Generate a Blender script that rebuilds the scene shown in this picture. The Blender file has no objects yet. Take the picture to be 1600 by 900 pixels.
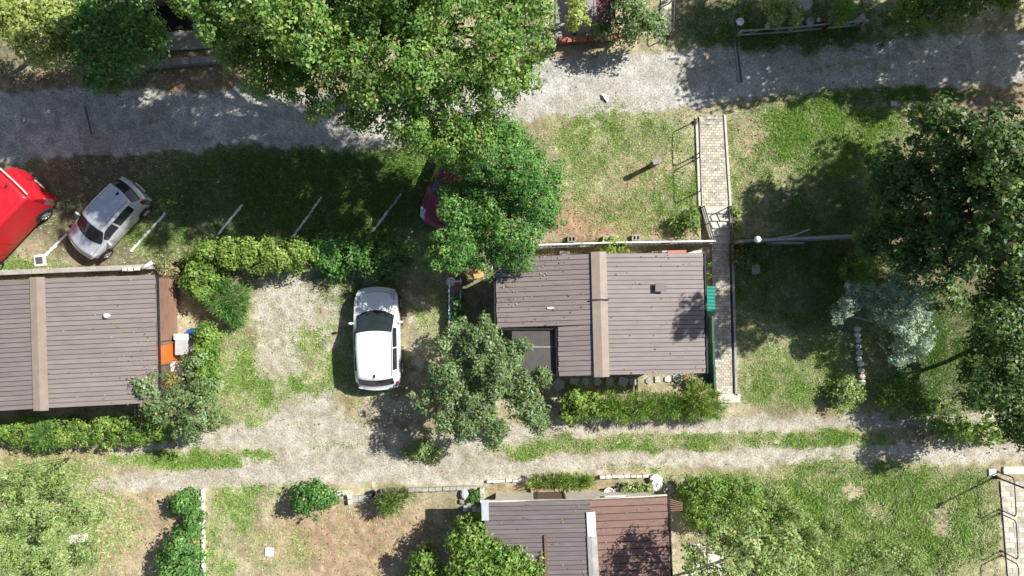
import bpy, math, random
import numpy as np
from mathutils import Vector

# ------------------------------------------------------------------ camera, sky, sun, exposure
SC = bpy.context.scene
COL = SC.collection
S = 0.0256            # metres per photo pixel on the z = 0 plane
H = 28.0              # flying height of the camera
cam_data = bpy.data.cameras.new('camera')
cam = bpy.data.objects.new('camera', cam_data)
COL.objects.link(cam)
cam.location = (0, 0, H)
cam.rotation_euler = (0, 0, 0)
cam_data.sensor_width = 36
cam_data.lens = 36 * H / (1600 * S)
cam_data.clip_end = 2000
SC.camera = cam

SUN_EL = math.radians(45)
SX, SY = 0.895, 0.446                      # horizontal direction towards the sun
world = bpy.data.worlds.new('World')
SC.world = world
world.use_nodes = True
wn = world.node_tree
bg = wn.nodes['Background']
sky = wn.nodes.new('ShaderNodeTexSky')
sky.sky_type = 'NISHITA'
sky.sun_disc = False
sky.dust_density = 1.2
sky.air_density = 0.9
sky.ozone_density = 0.8
sky.sun_elevation = SUN_EL
sky.sun_rotation = math.atan2(SX, SY)
wn.links.new(sky.outputs['Color'], bg.inputs['Color'])
bg.inputs['Strength'].default_value = 0.072
sun_data = bpy.data.lights.new('sun', 'SUN')
sun_data.energy = 4.9
sun_data.angle = math.radians(0.5)
sun_data.color = (1.0, 0.985, 0.945)
sun = bpy.data.objects.new('sun', sun_data)
COL.objects.link(sun)
sd = Vector((SX * math.cos(SUN_EL), SY * math.cos(SUN_EL), math.sin(SUN_EL)))
sun.rotation_euler = sd.to_track_quat('Z', 'Y').to_euler()
sun.location = (20, 10, 30)
SC.view_settings.view_transform = 'Standard'
SC.view_settings.look = 'None'
SC.view_settings.gamma = 1
SC.view_settings.exposure = 0.66
SC.cycles.max_bounces = 6
SC.cycles.transparent_max_bounces = 8

# ------------------------------------------------------------------ helpers
R = random.Random(7)
def rng(seed): return np.random.default_rng(seed)
ZU = 0.40                                    # the upper terrace lies this much higher
WALL = [(-600, 428), (0, 425), (250, 415), (300, 408), (640, 400), (860, 382), (1110, 377),
        (1145, 377), (1350, 368), (1600, 362), (2300, 350)]
WX = np.array([p[0] for p in WALL], float); WY = np.array([p[1] for p in WALL], float)
def zg(px, py): return ZU if py < np.interp(px, WX, WY) else 0.0
def P(px, py, z=None):
    """photo pixel seen at height z -> world point"""
    if z is None: z = zg(px, py)
    f = 1 - z / H
    return Vector(((px - 800) * S * f, (450 - py) * S * f, z))

def tag(o, label=None, cat=None, group=None, kind=None):
    if label: o['label'] = label
    if cat: o['category'] = cat
    if group: o['group'] = group
    if kind: o['kind'] = kind
    return o
def empty(name, loc, label, cat, group=None, rz=0):
    o = bpy.data.objects.new(name, None)
    COL.objects.link(o)
    o.location = loc; o.rotation_euler = (0, 0, rz)
    o.empty_display_size = 0.2
    return tag(o, label, cat, group)
def link(name, me, mat, parent=None):
    o = bpy.data.objects.new(name, me)
    COL.objects.link(o)
    if mat is not None and not me.materials: me.materials.append(mat)
    if parent is not None: o.parent = parent
    return o

class MB:
    """collects shapes, builds ONE mesh object; world coordinates minus the origin of the thing"""
    def __init__(s, off=(0, 0, 0)):
        s.v = []; s.f = []; s.off = Vector(off)
    def add(s, vs, fs):
        b = len(s.v)
        s.v += [Vector(p) for p in vs]
        s.f += [tuple(b + i for i in f) for f in fs]
    def hexa(s, b, t):
        s.add(list(b) + list(t), [(3, 2, 1, 0), (4, 5, 6, 7), (0, 1, 5, 4), (1, 2, 6, 5), (2, 3, 7, 6), (3, 0, 4, 7)])
    def box(s, c, d, rz=0, tilt=None):
        c = Vector(c); x, y, z = d[0] / 2, d[1] / 2, d[2] / 2
        ca, sa = math.cos(rz), math.sin(rz)
        def q(a, b, e):
            if tilt:
                e = e + a * tilt[0] + b * tilt[1]
            return c + Vector((a * ca - b * sa, a * sa + b * ca, e))
        s.hexa([q(-x, -y, -z), q(x, -y, -z), q(x, y, -z), q(-x, y, -z)], [q(-x, -y, z), q(x, -y, z), q(x, y, z), q(-x, y, z)])
    def prism(s, pts, z0, z1):
        n = len(pts)
        s.add([(p[0], p[1], z0) for p in pts] + [(p[0], p[1], z1) for p in pts],
              [tuple(range(n - 1, -1, -1)), tuple(range(n, 2 * n))] + [(i, (i + 1) % n, n + (i + 1) % n, n + i) for i in range(n)])
    def tube(s, pts, rad, n=6, cap=True):
        pts = [Vector(p) for p in pts]
        if not isinstance(rad, (list, tuple)): rad = [rad] * len(pts)
        rings = []
        for i, p in enumerate(pts):
            d = (pts[min(i + 1, len(pts) - 1)] - pts[max(i - 1, 0)])
            if d.length < 1e-6: d = Vector((0, 0, 1))
            d.normalize()
            a = d.cross(Vector((0, 0, 1)))
            if a.length < 1e-3: a = Vector((1, 0, 0))
            a.normalize(); b = d.cross(a)
            rings.append([p + (a * math.cos(k * 2 * math.pi / n) + b * math.sin(k * 2 * math.pi / n)) * rad[i] for k in range(n)])
        vs = [v for r in rings for v in r]; fs = []
        for i in range(len(pts) - 1):
            for k in range(n):
                fs.append((i * n + k, i * n + (k + 1) % n, (i + 1) * n + (k + 1) % n, (i + 1) * n + k))
        if cap:
            fs.append(tuple(range(n - 1, -1, -1))); fs.append(tuple((len(pts) - 1) * n + k for k in range(n)))
        s.add(vs, fs)
    def lathe(s, c, prof, n=14):
        c = Vector(c); vs = []; fs = []
        for r, z in prof:
            for k in range(n):
                a = 2 * math.pi * k / n
                vs.append(c + Vector((r * math.cos(a), r * math.sin(a), z)))
        for i in range(len(prof) - 1):
            for k in range(n):
                fs.append((i * n + k, i * n + (k + 1) % n, (i + 1) * n + (k + 1) % n, (i + 1) * n + k))
        fs.append(tuple(range(n - 1, -1, -1))); fs.append(tuple((len(prof) - 1) * n + k for k in range(n)))
        s.add(vs, fs)
    def ball(s, c, r, n=12, m=8, sq=(1, 1, 1)):
        prof = []
        c = Vector(c); vs = []; fs = []
        for i in range(m + 1):
            t = math.pi * i / m
            for k in range(n):
                a = 2 * math.pi * k / n
                vs.append(c + Vector((r * sq[0] * math.sin(t) * math.cos(a), r * sq[1] * math.sin(t) * math.sin(a), -r * sq[2] * math.cos(t))))
        for i in range(m):
            for k in range(n):
                fs.append((i * n + k, i * n + (k + 1) % n, (i + 1) * n + (k + 1) % n, (i + 1) * n + k))
        s.add(vs, fs)
    def mesh(s, name, smooth=False):
        me = bpy.data.meshes.new(name)
        me.from_pydata([tuple(p - s.off) for p in s.v], [], s.f)
        me.validate()
        if smooth: me.polygons.foreach_set('use_smooth', [True] * len(me.polygons))
        me.update()
        return me
    def build(s, name, mat, parent=None, smooth=False, bevel=0):
        o = link(name, s.mesh(name, smooth), mat, parent)
        if bevel:
            m = o.modifiers.new('bevel', 'BEVEL'); m.width = bevel; m.segments = 1; m.limit_method = 'ANGLE'
        return o

def np_mesh(name, verts, quads, col=None, k=4):
    """fast mesh out of numpy arrays; col = one colour per face"""
    me = bpy.data.meshes.new(name)
    nv, nf = len(verts), len(quads)
    me.vertices.add(nv); me.vertices.foreach_set('co', verts.astype(np.float32).ravel())
    me.loops.add(nf * k); me.loops.foreach_set('vertex_index', quads.astype(np.int32).ravel())
    me.polygons.add(nf)
    me.polygons.foreach_set('loop_start', np.arange(0, nf * k, k, dtype=np.int32))
    me.polygons.foreach_set('loop_total', np.full(nf, k, dtype=np.int32))
    if col is not None:
        a = me.color_attributes.new('Col', 'FLOAT_COLOR', 'CORNER')
        c = np.ones((nf, k, 4), np.float32); c[:, :, :3] = col[:, None, :]
        a.data.foreach_set('color', c.ravel())
    me.update(calc_edges=True)
    me.validate()
    return me

# ------------------------------------------------------------------ materials
def nodes_of(name):
    m = bpy.data.materials.new(name); m.use_nodes = True
    nt = m.node_tree
    return m, nt, nt.nodes['Principled BSDF'], nt.nodes.new, nt.links.new
def simple(name, c, rough=0.7, var=0.25, scale=6, bump=0.1, metal=0.0, dirt=None, dscale=1.2, piece=0.0, stretch=None, coat=0, spec=0.5, damt=0.5):
    """colour with two octaves of procedural mottling, optional blotches of a dirt colour and a random tone per object"""
    m, nt, b, N, L = nodes_of(name)
    tc = N('ShaderNodeTexCoord'); mp = N('ShaderNodeMapping')
    L(tc.outputs['Object'], mp.inputs['Vector'])
    if stretch: mp.inputs['Scale'].default_value = stretch
    n1 = N('ShaderNodeTexNoise'); n1.inputs['Scale'].default_value = scale; n1.inputs['Detail'].default_value = 6; n1.inputs['Roughness'].default_value = 0.65
    L(mp.outputs['Vector'], n1.inputs['Vector'])
    r = N('ShaderNodeValToRGB')
    r.color_ramp.elements[0].position = 0.28; r.color_ramp.elements[1].position = 0.72
    lo = [x * (1 - var) for x in c]; hi = [min(1, x * (1 + var)) for x in c]
    r.color_ramp.elements[0].color = (*lo, 1); r.color_ramp.elements[1].color = (*hi, 1)
    L(n1.outputs['Fac'], r.inputs['Fac'])
    out = r.outputs['Color']
    if dirt:
        n2 = N('ShaderNodeTexNoise'); n2.inputs['Scale'].default_value = dscale; n2.inputs['Detail'].default_value = 8; n2.inputs['Roughness'].default_value = 0.7
        L(mp.outputs['Vector'], n2.inputs['Vector'])
        rr = N('ShaderNodeValToRGB'); rr.color_ramp.elements[0].position = 0.48; rr.color_ramp.elements[1].position = 0.68
        rr.color_ramp.elements[1].color = (damt, damt, damt, 1)
        L(n2.outputs['Fac'], rr.inputs['Fac'])
        mx = N('ShaderNodeMixRGB'); mx.inputs['Color2'].default_value = (*dirt, 1)
        L(rr.outputs['Color'], mx.inputs['Fac']); L(out, mx.inputs['Color1']); out = mx.outputs['Color']
    if piece:
        oi = N('ShaderNodeObjectInfo'); mr = N('ShaderNodeMapRange')
        mr.inputs['To Min'].default_value = 1 - piece; mr.inputs['To Max'].default_value = 1 + piece
        L(oi.outputs['Random'], mr.inputs['Value'])
        mm = N('ShaderNodeVectorMath'); mm.operation = 'SCALE'
        L(out, mm.inputs[0]); L(mr.outputs['Result'], mm.inputs['Scale']); out = mm.outputs['Vector']
    L(out, b.inputs['Base Color'])
    b.inputs['Roughness'].default_value = rough; b.inputs['Metallic'].default_value = metal
    b.inputs['Specular IOR Level'].default_value = spec
    if coat:
        b.inputs['Coat Weight'].default_value = coat; b.inputs['Coat Roughness'].default_value = 0.05
    if bump:
        bp = N('ShaderNodeBump'); bp.inputs['Strength'].default_value = bump; bp.inputs['Distance'].default_value = 0.02
        L(n1.outputs['Fac'], bp.inputs['Height']); L(bp.outputs['Normal'], b.inputs['Normal'])
    return m
def leaf_material(name, trans=0.35, rough=0.45, spec=0.35):
    m, nt, b, N, L = nodes_of(name)
    at = N('ShaderNodeAttribute'); at.attribute_name = 'Col'
    L(at.outputs['Color'], b.inputs['Base Color'])
    b.inputs['Roughness'].default_value = rough; b.inputs['Specular IOR Level'].default_value = spec
    t = N('ShaderNodeBsdfTranslucent')
    hs = N('ShaderNodeHueSaturation'); hs.inputs['Hue'].default_value = 0.485; hs.inputs['Saturation'].default_value = 1.15; hs.inputs['Value'].default_value = 1.3
    L(at.outputs['Color'], hs.inputs['Color']); L(hs.outputs['Color'], t.inputs['Color'])
    mx = N('ShaderNodeMixShader'); mx.inputs['Fac'].default_value = trans
    L(b.outputs['BSDF'], mx.inputs[1]); L(t.outputs['BSDF'], mx.inputs[2])
    L(mx.outputs['Shader'], nt.nodes['Material Output'].inputs['Surface'])
    return m
def glass_material(name, c=(0.015, 0.02, 0.022)):
    m, nt, b, N, L = nodes_of(name)
    n = N('ShaderNodeTexNoise'); n.inputs['Scale'].default_value = 3
    r = N('ShaderNodeValToRGB'); r.color_ramp.elements[0].color = (*c, 1); r.color_ramp.elements[1].color = (*[x * 2.2 for x in c], 1)
    L(n.outputs['Fac'], r.inputs['Fac']); L(r.outputs['Color'], b.inputs['Base Color'])
    b.inputs['Roughness'].default_value = 0.06; b.inputs['Specular IOR Level'].default_value = 0.6
    return m

def ground_material():
    m, nt, b, N, L = nodes_of('ground_soil_grass_gravel')
    at = N('ShaderNodeAttribute'); at.attribute_name = 'Col'
    gr = N('ShaderNodeAttribute'); gr.attribute_name = 'gravel'
    tc = N('ShaderNodeTexCoord')
    # fine crumbs of soil
    n1 = N('ShaderNodeTexNoise'); n1.inputs['Scale'].default_value = 9; n1.inputs['Detail'].default_value = 8; n1.inputs['Roughness'].default_value = 0.75
    L(tc.outputs['Object'], n1.inputs['Vector'])
    r1 = N('ShaderNodeMapRange'); r1.inputs['From Min'].default_value = 0.3; r1.inputs['From Max'].default_value = 0.7
    r1.inputs['To Min'].default_value = 0.62; r1.inputs['To Max'].default_value = 1.4
    L(n1.outputs['Fac'], r1.inputs['Value'])
    # single stones of the gravel
    v = N('ShaderNodeTexVoronoi'); v.inputs['Scale'].default_value = 24; L(tc.outputs['Object'], v.inputs['Vector'])
    sep = N('ShaderNodeSeparateColor'); L(v.outputs['Color'], sep.inputs['Color'])
    r2 = N('ShaderNodeMapRange'); r2.inputs['To Min'].default_value = 0.74; r2.inputs['To Max'].default_value = 1.24
    L(sep.outputs['Red'], r2.inputs['Value'])
    v2 = N('ShaderNodeTexVoronoi'); v2.inputs['Scale'].default_value = 34; L(tc.outputs['Object'], v2.inputs['Vector'])
    sep2 = N('ShaderNodeSeparateColor'); L(v2.outputs['Color'], sep2.inputs['Color'])
    r3 = N('ShaderNodeMapRange'); r3.inputs['To Min'].default_value = 0.8; r3.inputs['To Max'].default_value = 1.2
    L(sep2.outputs['Green'], r3.inputs['Value'])
    mu = N('ShaderNodeMath'); mu.operation = 'MULTIPLY'; L(r2.outputs['Result'], mu.inputs[0]); L(r3.outputs['Result'], mu.inputs[1])
    mf = N('ShaderNodeMix'); mf.data_type = 'FLOAT'
    L(gr.outputs['Fac'], mf.inputs['Factor']); L(r1.outputs['Result'], mf.inputs['A']); L(mu.outputs['Value'], mf.inputs['B'])
    sc = N('ShaderNodeVectorMath'); sc.operation = 'SCALE'
    L(at.outputs['Color'], sc.inputs[0]); L(mf.outputs['Result'], sc.inputs['Scale'])
    L(sc.outputs['Vector'], b.inputs['Base Color'])
    b.inputs['Roughness'].default_value = 0.95; b.inputs['Specular IOR Level'].default_value = 0.15
    hm = N('ShaderNodeMix'); hm.data_type = 'FLOAT'
    L(gr.outputs['Fac'], hm.inputs['Factor']); L(n1.outputs['Fac'], hm.inputs['A']); L(sep.outputs['Red'], hm.inputs['B'])
    bp = N('ShaderNodeBump'); bp.inputs['Strength'].default_value = 0.7; bp.inputs['Distance'].default_value = 0.03
    L(hm.outputs['Result'], bp.inputs['Height']); L(bp.outputs['Normal'], b.inputs['Normal'])
    return m

M = {}
M['ground'] = ground_material()
M['leaf'] = leaf_material('leaf_tissue')
M['grass'] = leaf_material('grass_blades', 0.25, 0.6, 0.2)
M['bark'] = simple('bark', (0.11, 0.085, 0.062), 0.95, 0.4, 14, 0.8)
M['palebark'] = simple('pale_bark', (0.34, 0.32, 0.29), 0.95, 0.3, 14, 0.6)
M['roof'] = simple('brown_roof_sheet', (0.215, 0.175, 0.160), 0.55, 0.12, 2.5, 0.06, dirt=(0.275, 0.235, 0.215), dscale=1.1, piece=0.05, stretch=(0.5, 3, 3), damt=0.45)
M['roofgap'] = simple('dark_roof_underlay', (0.035, 0.027, 0.025), 0.9, 0.2)
M['ridge'] = simple('tan_ridge_sheet', (0.275, 0.215, 0.165), 0.5, 0.10, 3, 0.04, dirt=(0.32, 0.26, 0.21), dscale=1.5, damt=0.5)
M['redroof'] = simple('red_roof_sheet', (0.19, 0.108, 0.085), 0.6, 0.2, 3, 0.05, dirt=(0.17, 0.105, 0.085), dscale=1.3, piece=0.1, stretch=(0.6, 3, 3))
M['greyroof'] = simple('grey_brown_roof_sheet', (0.165, 0.135, 0.128), 0.6, 0.12, 3, 0.05, dirt=(0.23, 0.20, 0.19), dscale=1.2, piece=0.07, stretch=(0.6, 3, 3))
M['wall'] = simple('cream_render', (0.55, 0.50, 0.42), 0.9, 0.1, 3, 0.2, dirt=(0.35, 0.31, 0.26))
M['woodwall'] = simple('brown_wood_wall', (0.16, 0.10, 0.065), 0.8, 0.25, 5, 0.2, stretch=(1, 1, 6))
M['darkmetal'] = simple('dark_metal', (0.025, 0.024, 0.026), 0.5, 0.3, 8, 0.05, metal=0.3)
M['rail'] = simple('dark_brown_rail_paint', (0.045, 0.032, 0.03), 0.55, 0.3, 9, 0.05, dirt=(0.12, 0.06, 0.04), dscale=6)
M['white'] = simple('white_paint', (0.80, 0.79, 0.76), 0.6, 0.05, 4, 0.05, dirt=(0.55, 0.52, 0.47), dscale=4, damt=0.4)
M['line'] = simple('worn_white_line', (0.78, 0.80, 0.76), 0.8, 0.1, 9, 0.1, dirt=(0.4, 0.42, 0.36), dscale=5, damt=0.6)
M['concrete'] = simple('weathered_concrete', (0.36, 0.34, 0.30), 0.9, 0.2, 5, 0.3, dirt=(0.17, 0.155, 0.13), dscale=2)
M['paleconcrete'] = simple('pale_concrete', (0.58, 0.53, 0.44), 0.9, 0.12, 6, 0.2, dirt=(0.36, 0.31, 0.25), dscale=2.5)
M['paver'] = simple('cream_paver', (0.49, 0.445, 0.36), 0.9, 0.3, 7, 0.3, dirt=(0.38, 0.35, 0.27), dscale=1.4)
M['joint'] = simple('paver_joint_sand', (0.28, 0.24, 0.17), 1.0, 0.3, 12, 0.2)
M['brick'] = simple('dark_red_brick', (0.16, 0.055, 0.04), 0.9, 0.3, 9, 0.3, piece=0.25)
M['maroon'] = simple('maroon_sheet', (0.16, 0.05, 0.05), 0.6, 0.15, 4, 0.05)
M['slab'] = simple('grey_slab', (0.27, 0.245, 0.23), 0.8, 0.15, 5, 0.1, dirt=(0.19, 0.17, 0.155), dscale=2)
M['felt'] = simple('dark_roof_felt', (0.075, 0.066, 0.062), 0.85, 0.15, 5, 0.1, dirt=(0.10, 0.088, 0.08), dscale=2)
M['steps'] = simple('stepping_stone', (0.42, 0.43, 0.38), 0.9, 0.2, 6, 0.2, piece=0.25)
M['deck'] = simple('brown_siding', (0.27, 0.155, 0.105), 0.75, 0.2, 4, 0.1, stretch=(6, 0.6, 1), piece=0.12)
M['orange'] = simple('orange_panel', (0.62, 0.16, 0.03), 0.5, 0.15, 5, 0.03)
M['blue'] = simple('blue_plastic', (0.02, 0.10, 0.30), 0.4, 0.15, 5, 0.02)
M['greytarp'] = simple('grey_tarpaulin', (0.40, 0.42, 0.43), 0.6, 0.15, 6, 0.3)
M['teal'] = simple('green_corrugated_sheet', (0.02, 0.20, 0.15), 0.4, 0.12, 5, 0.03)
M['greenpanel'] = simple('dark_green_panel', (0.03, 0.085, 0.05), 0.4, 0.2, 5, 0.03)
M['greenframe'] = simple('green_frame', (0.035, 0.095, 0.055), 0.5, 0.15, 5, 0.03)
M['terracotta'] = simple('terracotta', (0.33, 0.13, 0.075), 0.85, 0.2, 8, 0.1)
M['stone'] = simple('white_stone', (0.60, 0.56, 0.49), 0.95, 0.2, 6, 0.5, piece=0.2)
M['rock'] = simple('grey_rock', (0.33, 0.31, 0.27), 0.95, 0.3, 6, 0.5, piece=0.25)
M['yellow'] = simple('yellow_wood', (0.55, 0.36, 0.13), 0.7, 0.2, 5, 0.1)
M['pink'] = simple('faded_red_board', (0.46, 0.17, 0.13), 0.75, 0.15, 5, 0.1)
M['tyre'] = simple('tyre_rubber', (0.02, 0.02, 0.02), 0.85, 0.3, 20, 0.2)
M['rim'] = simple('wheel_alloy', (0.45, 0.45, 0.46), 0.35, 0.1, 9, 0, metal=0.7)
M['carwhite'] = simple('white_car_paint', (0.80, 0.80, 0.79), 0.35, 0.02, 4, 0, coat=0.6, dirt=(0.70, 0.69, 0.66), dscale=3, damt=0.3)
M['carsilver'] = simple('silver_car_paint', (0.60, 0.62, 0.65), 0.32, 0.04, 4, 0, coat=0.5, metal=0.3, dirt=(0.50, 0.50, 0.49), dscale=5, damt=0.5)
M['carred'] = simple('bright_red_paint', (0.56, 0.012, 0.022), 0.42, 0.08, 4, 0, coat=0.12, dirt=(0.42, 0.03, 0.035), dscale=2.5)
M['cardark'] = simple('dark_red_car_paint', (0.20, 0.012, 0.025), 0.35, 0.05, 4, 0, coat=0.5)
M['glass'] = glass_material('tinted_car_glass')
M['trim'] = simple('black_plastic_trim', (0.022, 0.022, 0.023), 0.6, 0.2, 10, 0.03)
M['greytrim'] = simple('grey_bumper_plastic', (0.13, 0.13, 0.135), 0.6, 0.15, 10, 0.03)
M['lamp'] = simple('clear_lamp_lens', (0.55, 0.56, 0.58), 0.15, 0.15, 12, 0)
M['taillamp'] = simple('red_lamp_lens', (0.22, 0.012, 0.014), 0.2, 0.2, 12, 0)
M['globe'] = simple('milk_glass_globe', (0.84, 0.84, 0.82), 0.3, 0.02, 4, 0)
M['dial'] = simple('grey_iron_cover', (0.12, 0.115, 0.11), 0.7, 0.3, 12, 0.2)
M['wire'] = simple('grey_wire', (0.30, 0.30, 0.28), 0.6, 0.2, 8, 0, metal=0.3)
M['rust'] = simple('rusty_steel', (0.16, 0.085, 0.055), 0.85, 0.3, 10, 0.2)

# ------------------------------------------------------------------ numpy noise
def vnoise(x, y, scale, seed):
    g = rng(seed).random((256, 256))
    u = x / scale; v = y / scale
    iu = np.floor(u).astype(int); iv = np.floor(v).astype(int)
    fu = u - iu; fv = v - iv
    fu = fu * fu * (3 - 2 * fu); fv = fv * fv * (3 - 2 * fv)
    a = g[iv % 256, iu % 256]; b = g[iv % 256, (iu + 1) % 256]; c = g[(iv + 1) % 256, iu % 256]; d = g[(iv + 1) % 256, (iu + 1) % 256]
    return (a * (1 - fu) + b * fu) * (1 - fv) + (c * (1 - fu) + d * fu) * fv
def fbm(x, y, scale, seed, o=4):
    t = 0; a = 1; n = 0
    for i in range(o):
        t = t + a * vnoise(x, y, scale / 2 ** i, seed + i); n += a; a *= 0.55
    return t / n
def sst(e0, e1, x):
    t = np.clip((x - e0) / (e1 - e0), 0, 1); return t * t * (3 - 2 * t)
def band(x, y, pts, soft=9):
    """pts: (px, centre y, half width)"""
    p = np.array(pts, float)
    c = np.interp(x, p[:, 0], p[:, 1]); w = np.interp(x, p[:, 0], p[:, 2])
    return 1 - sst(-soft, soft, np.abs(y - c) - w)
def spots(x, y, lst):
    t = np.zeros_like(x)
    for cx, cy, rx, ry, v in lst:
        d = ((x - cx) / rx) ** 2 + ((y - cy) / ry) ** 2
        t = np.maximum(t, v * (1 - sst(0.55, 1.15, np.sqrt(d))))
    return t
def masks(x, y):
    """what the ground is made of at a photo pixel: road, track, loose gravel, green, litter"""
    wx = x + (fbm(x, y, 34, 11) - 0.5) * 22; wy = y + (fbm(x, y, 34, 21) - 0.5) * 22
    road = band(wx, wy, [(-700, 190, 60), (0, 198, 55), (250, 192, 48), (400, 182, 44), (560, 196, 42), (700, 170, 45), (860, 137, 47),
                         (1000, 128, 46), (1150, 112, 42), (1300, 104, 39), (1600, 92, 38), (2400, 70, 38)])
    t1 = band(wx, wy, [(120, 762, 1), (150, 757, 9), (300, 748, 15), (450, 738, 20), (600, 735, 20), (760, 738, 16), (900, 722, 15), (1100, 716, 13),
                       (1300, 711, 13), (1600, 706, 13), (2300, 700, 13)], 7)
    t1 *= (wx > 112)
    t2 = band(wx, wy, [(150, 704, 1), (210, 703, 7), (330, 690, 12), (420, 678, 18), (500, 675, 20), (640, 693, 20), (760, 688, 16), (900, 668, 13), (1100, 664, 12),
                       (1300, 659, 12), (1600, 652, 11), (2300, 645, 11)], 7)
    t2 = t2 * (wx > 170)
    mid = band(wx, wy, [(330, 712, 10), (400, 708, 30), (470, 700, 38), (560, 705, 34), (700, 712, 26), (790, 712, 12)], 14) * (wx > 380) * (wx < 790)
    track = np.clip(np.maximum(np.maximum(t1, t2 * 0.95), mid * 0.66), 0, 1)
    drive = spots(wx, wy, [(448, 478, 66, 62, 0.9), (440, 565, 52, 60, 0.62), (475, 645, 70, 45, 0.85), (510, 500, 40, 60, 0.5), (600, 640, 50, 40, 0.45), (655, 520, 26, 100, 0.35), (520, 430, 120, 26, 0.4)])
    track = np.maximum(track, drive)
    n = fbm(x, y, 70, 31); n2 = fbm(x, y, 18, 41)
    green = spots(wx, wy, [
        (960, 210, 120, 60, 0.55), (900, 290, 80, 50, 0.35), (1060, 310, 60, 60, 0.65), (1000, 345, 60, 30, 0.4), (1290, 215, 140, 75, 0.95), (1180, 300, 60, 70, 0.5), (1300, 330, 130, 50, 0.6),
        (1240, 60, 170, 34, 0.85), (1130, 40, 80, 40, 0.9), (1400, 150, 160, 14, 0.7), (1300, 104, 150, 10, 0.55), (540, 300, 210, 85, 1.0), (390, 295, 110, 60, 0.85), (250, 340, 90, 60, 0.65), (300, 380, 120, 40, 0.3),
        (30, 418, 80, 22, 0.6), (440, 612, 90, 34, 0.75), (512, 560, 34, 50, 0.6), (372, 575, 34, 70, 0.55), (520, 445, 120, 36, 0.7), (570, 560, 60, 80, 0.6), (670, 480, 30, 70, 0.45), (380, 650, 60, 26, 0.6), (290, 716, 150, 15, 1.0),
        (1000, 691, 270, 17, 0.58), (1250, 686, 160, 18, 0.7), (800, 705, 60, 12, 0.6), (660, 700, 50, 22, 0.7), (515, 697, 34, 9, 0.7), (400, 712, 40, 9, 0.8), (1250, 440, 150, 90, 0.9), (1230, 590, 130, 50, 0.8), (1330, 590, 60, 60, 0.75), (1440, 560, 60, 110, 0.85), (1560, 560, 90, 100, 0.6),
        (60, 810, 150, 110, 0.75), (170, 820, 60, 60, 0.45), (370, 800, 40, 60, 0.5), (420, 765, 90, 14, 0.55), (345, 860, 30, 60, 0.45), (1360, 810, 240, 110, 0.8), (1150, 760, 100, 30, 0.55), (1480, 760, 90, 40, 0.55), (820, 765, 120, 10, 0.3), (440, 860, 70, 40, 0.25), (1000, 730, 80, 8, 0.5)])
    bare = spots(wx, wy, [(1335, 770, 26, 18, 1), (1372, 800, 24, 20, .8), (1472, 815, 20, 34, 1), (1300, 745, 40, 10, .6), (1345, 835, 30, 12, .6), (1170, 205, 26, 26, .8), (1400, 225, 40, 18, .7), (1220, 270, 20, 16, .5), (400, 500, 34, 60, .5), (430, 560, 36, 40, .6), (480, 470, 60, 40, .5), (380, 630, 30, 24, .5), (500, 570, 22, 30, .5), (950, 300, 50, 30, .5), (1010, 215, 40, 26, .45), (1160, 590, 20, 40, .6), (1240, 470, 50, 40, .4), (120, 780, 60, 24, .6), (190, 830, 40, 60, .6), (350, 840, 16, 50, .5)])
    lawn = spots(wx, wy, [(970, 260, 130, 110, .42), (1260, 250, 170, 120, .45), (450, 540, 150, 120, .4), (1250, 500, 130, 150, .5), (1350, 820, 260, 110, .5), (450, 310, 260, 110, .55), (1250, 40, 260, 50, .5), (1470, 560, 130, 120, .6), (60, 820, 170, 110, .4), (1100, 765, 160, 30, .35)])
    green = np.maximum(green, lawn)
    speck = sst(0.42, 0.62, fbm(x, y, 26, 91, 3))
    green = green * (1 - bare) * (0.45 + 0.55 * speck)
    litter = spots(wx, wy, [(920, 340, 80, 45, 0.9), (1000, 350, 90, 26, 0.7), (1010, 270, 60, 40, 0.5), (1180, 240, 40, 60, 0.4), (320, 125, 90, 30, 0.8), (90, 130, 120, 25, 0.7), (1230, 420, 80, 50, 0.5), (1330, 640, 60, 24, 0.5), (60, 720, 100, 18, 0.3),
                            (880, 85, 60, 14, 0.6), (570, 850, 160, 60, 0.35), (1560, 150, 90, 25, 0.6), (900, 605, 180, 14, 0.3), (560, 640, 40, 26, 0.4)])
    return road, track, np.clip(green * (0.62 + 0.95 * n) * (0.75 + 0.6 * n2), 0, 1), np.clip(litter * (0.5 + n2), 0, 1), n, n2

# ------------------------------------------------------------------ ground, road, track: one relief cut along the road edges
STEP = 4
gx = np.arange(-360, 1961, STEP, dtype=float); gy = np.arange(-280, 1181, STEP, dtype=float)
GX, GY = np.meshgrid(gx, gy)
road, track, green, litter, nz, nz2 = masks(GX, GY)
up = 1 - sst(-3, 3, GY - np.interp(GX, WX, WY))
Z = up * ZU + (fbm(GX, GY, 90, 51) - 0.5) * 0.05 + (nz2 - 0.5) * 0.03 - 0.02 - 0.03 * road - 0.03 * track
cut = (GX > 1095) & (GX < 1143) & (GY > 319) & (GY < 384)      # stairwell between the two terraces
Z = np.where(cut, np.minimum(Z, ZU - 0.12 - (GY - 319) / 58 * ZU), Z)
def mixc(a, b, t): return a * (1 - t[..., None]) + b * t[..., None]
A = lambda *c: np.array(c, float)
n3 = fbm(GX, GY, 9, 61, 2); n4 = fbm(GX, GY, 150, 71)
soil = mixc(A(0.25, 0.205, 0.125), A(0.42, 0.36, 0.24), sst(0.35, 0.7, nz2 * 0.5 + nz * 0.5))
warm = spots(GX, GY, [(560, 850, 200, 74, 1), (215, 830, 90, 80, .9), (930, 345, 90, 40, .8), (60, 712, 160, 14, .8), (860, 765, 120, 12, .6)])
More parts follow.
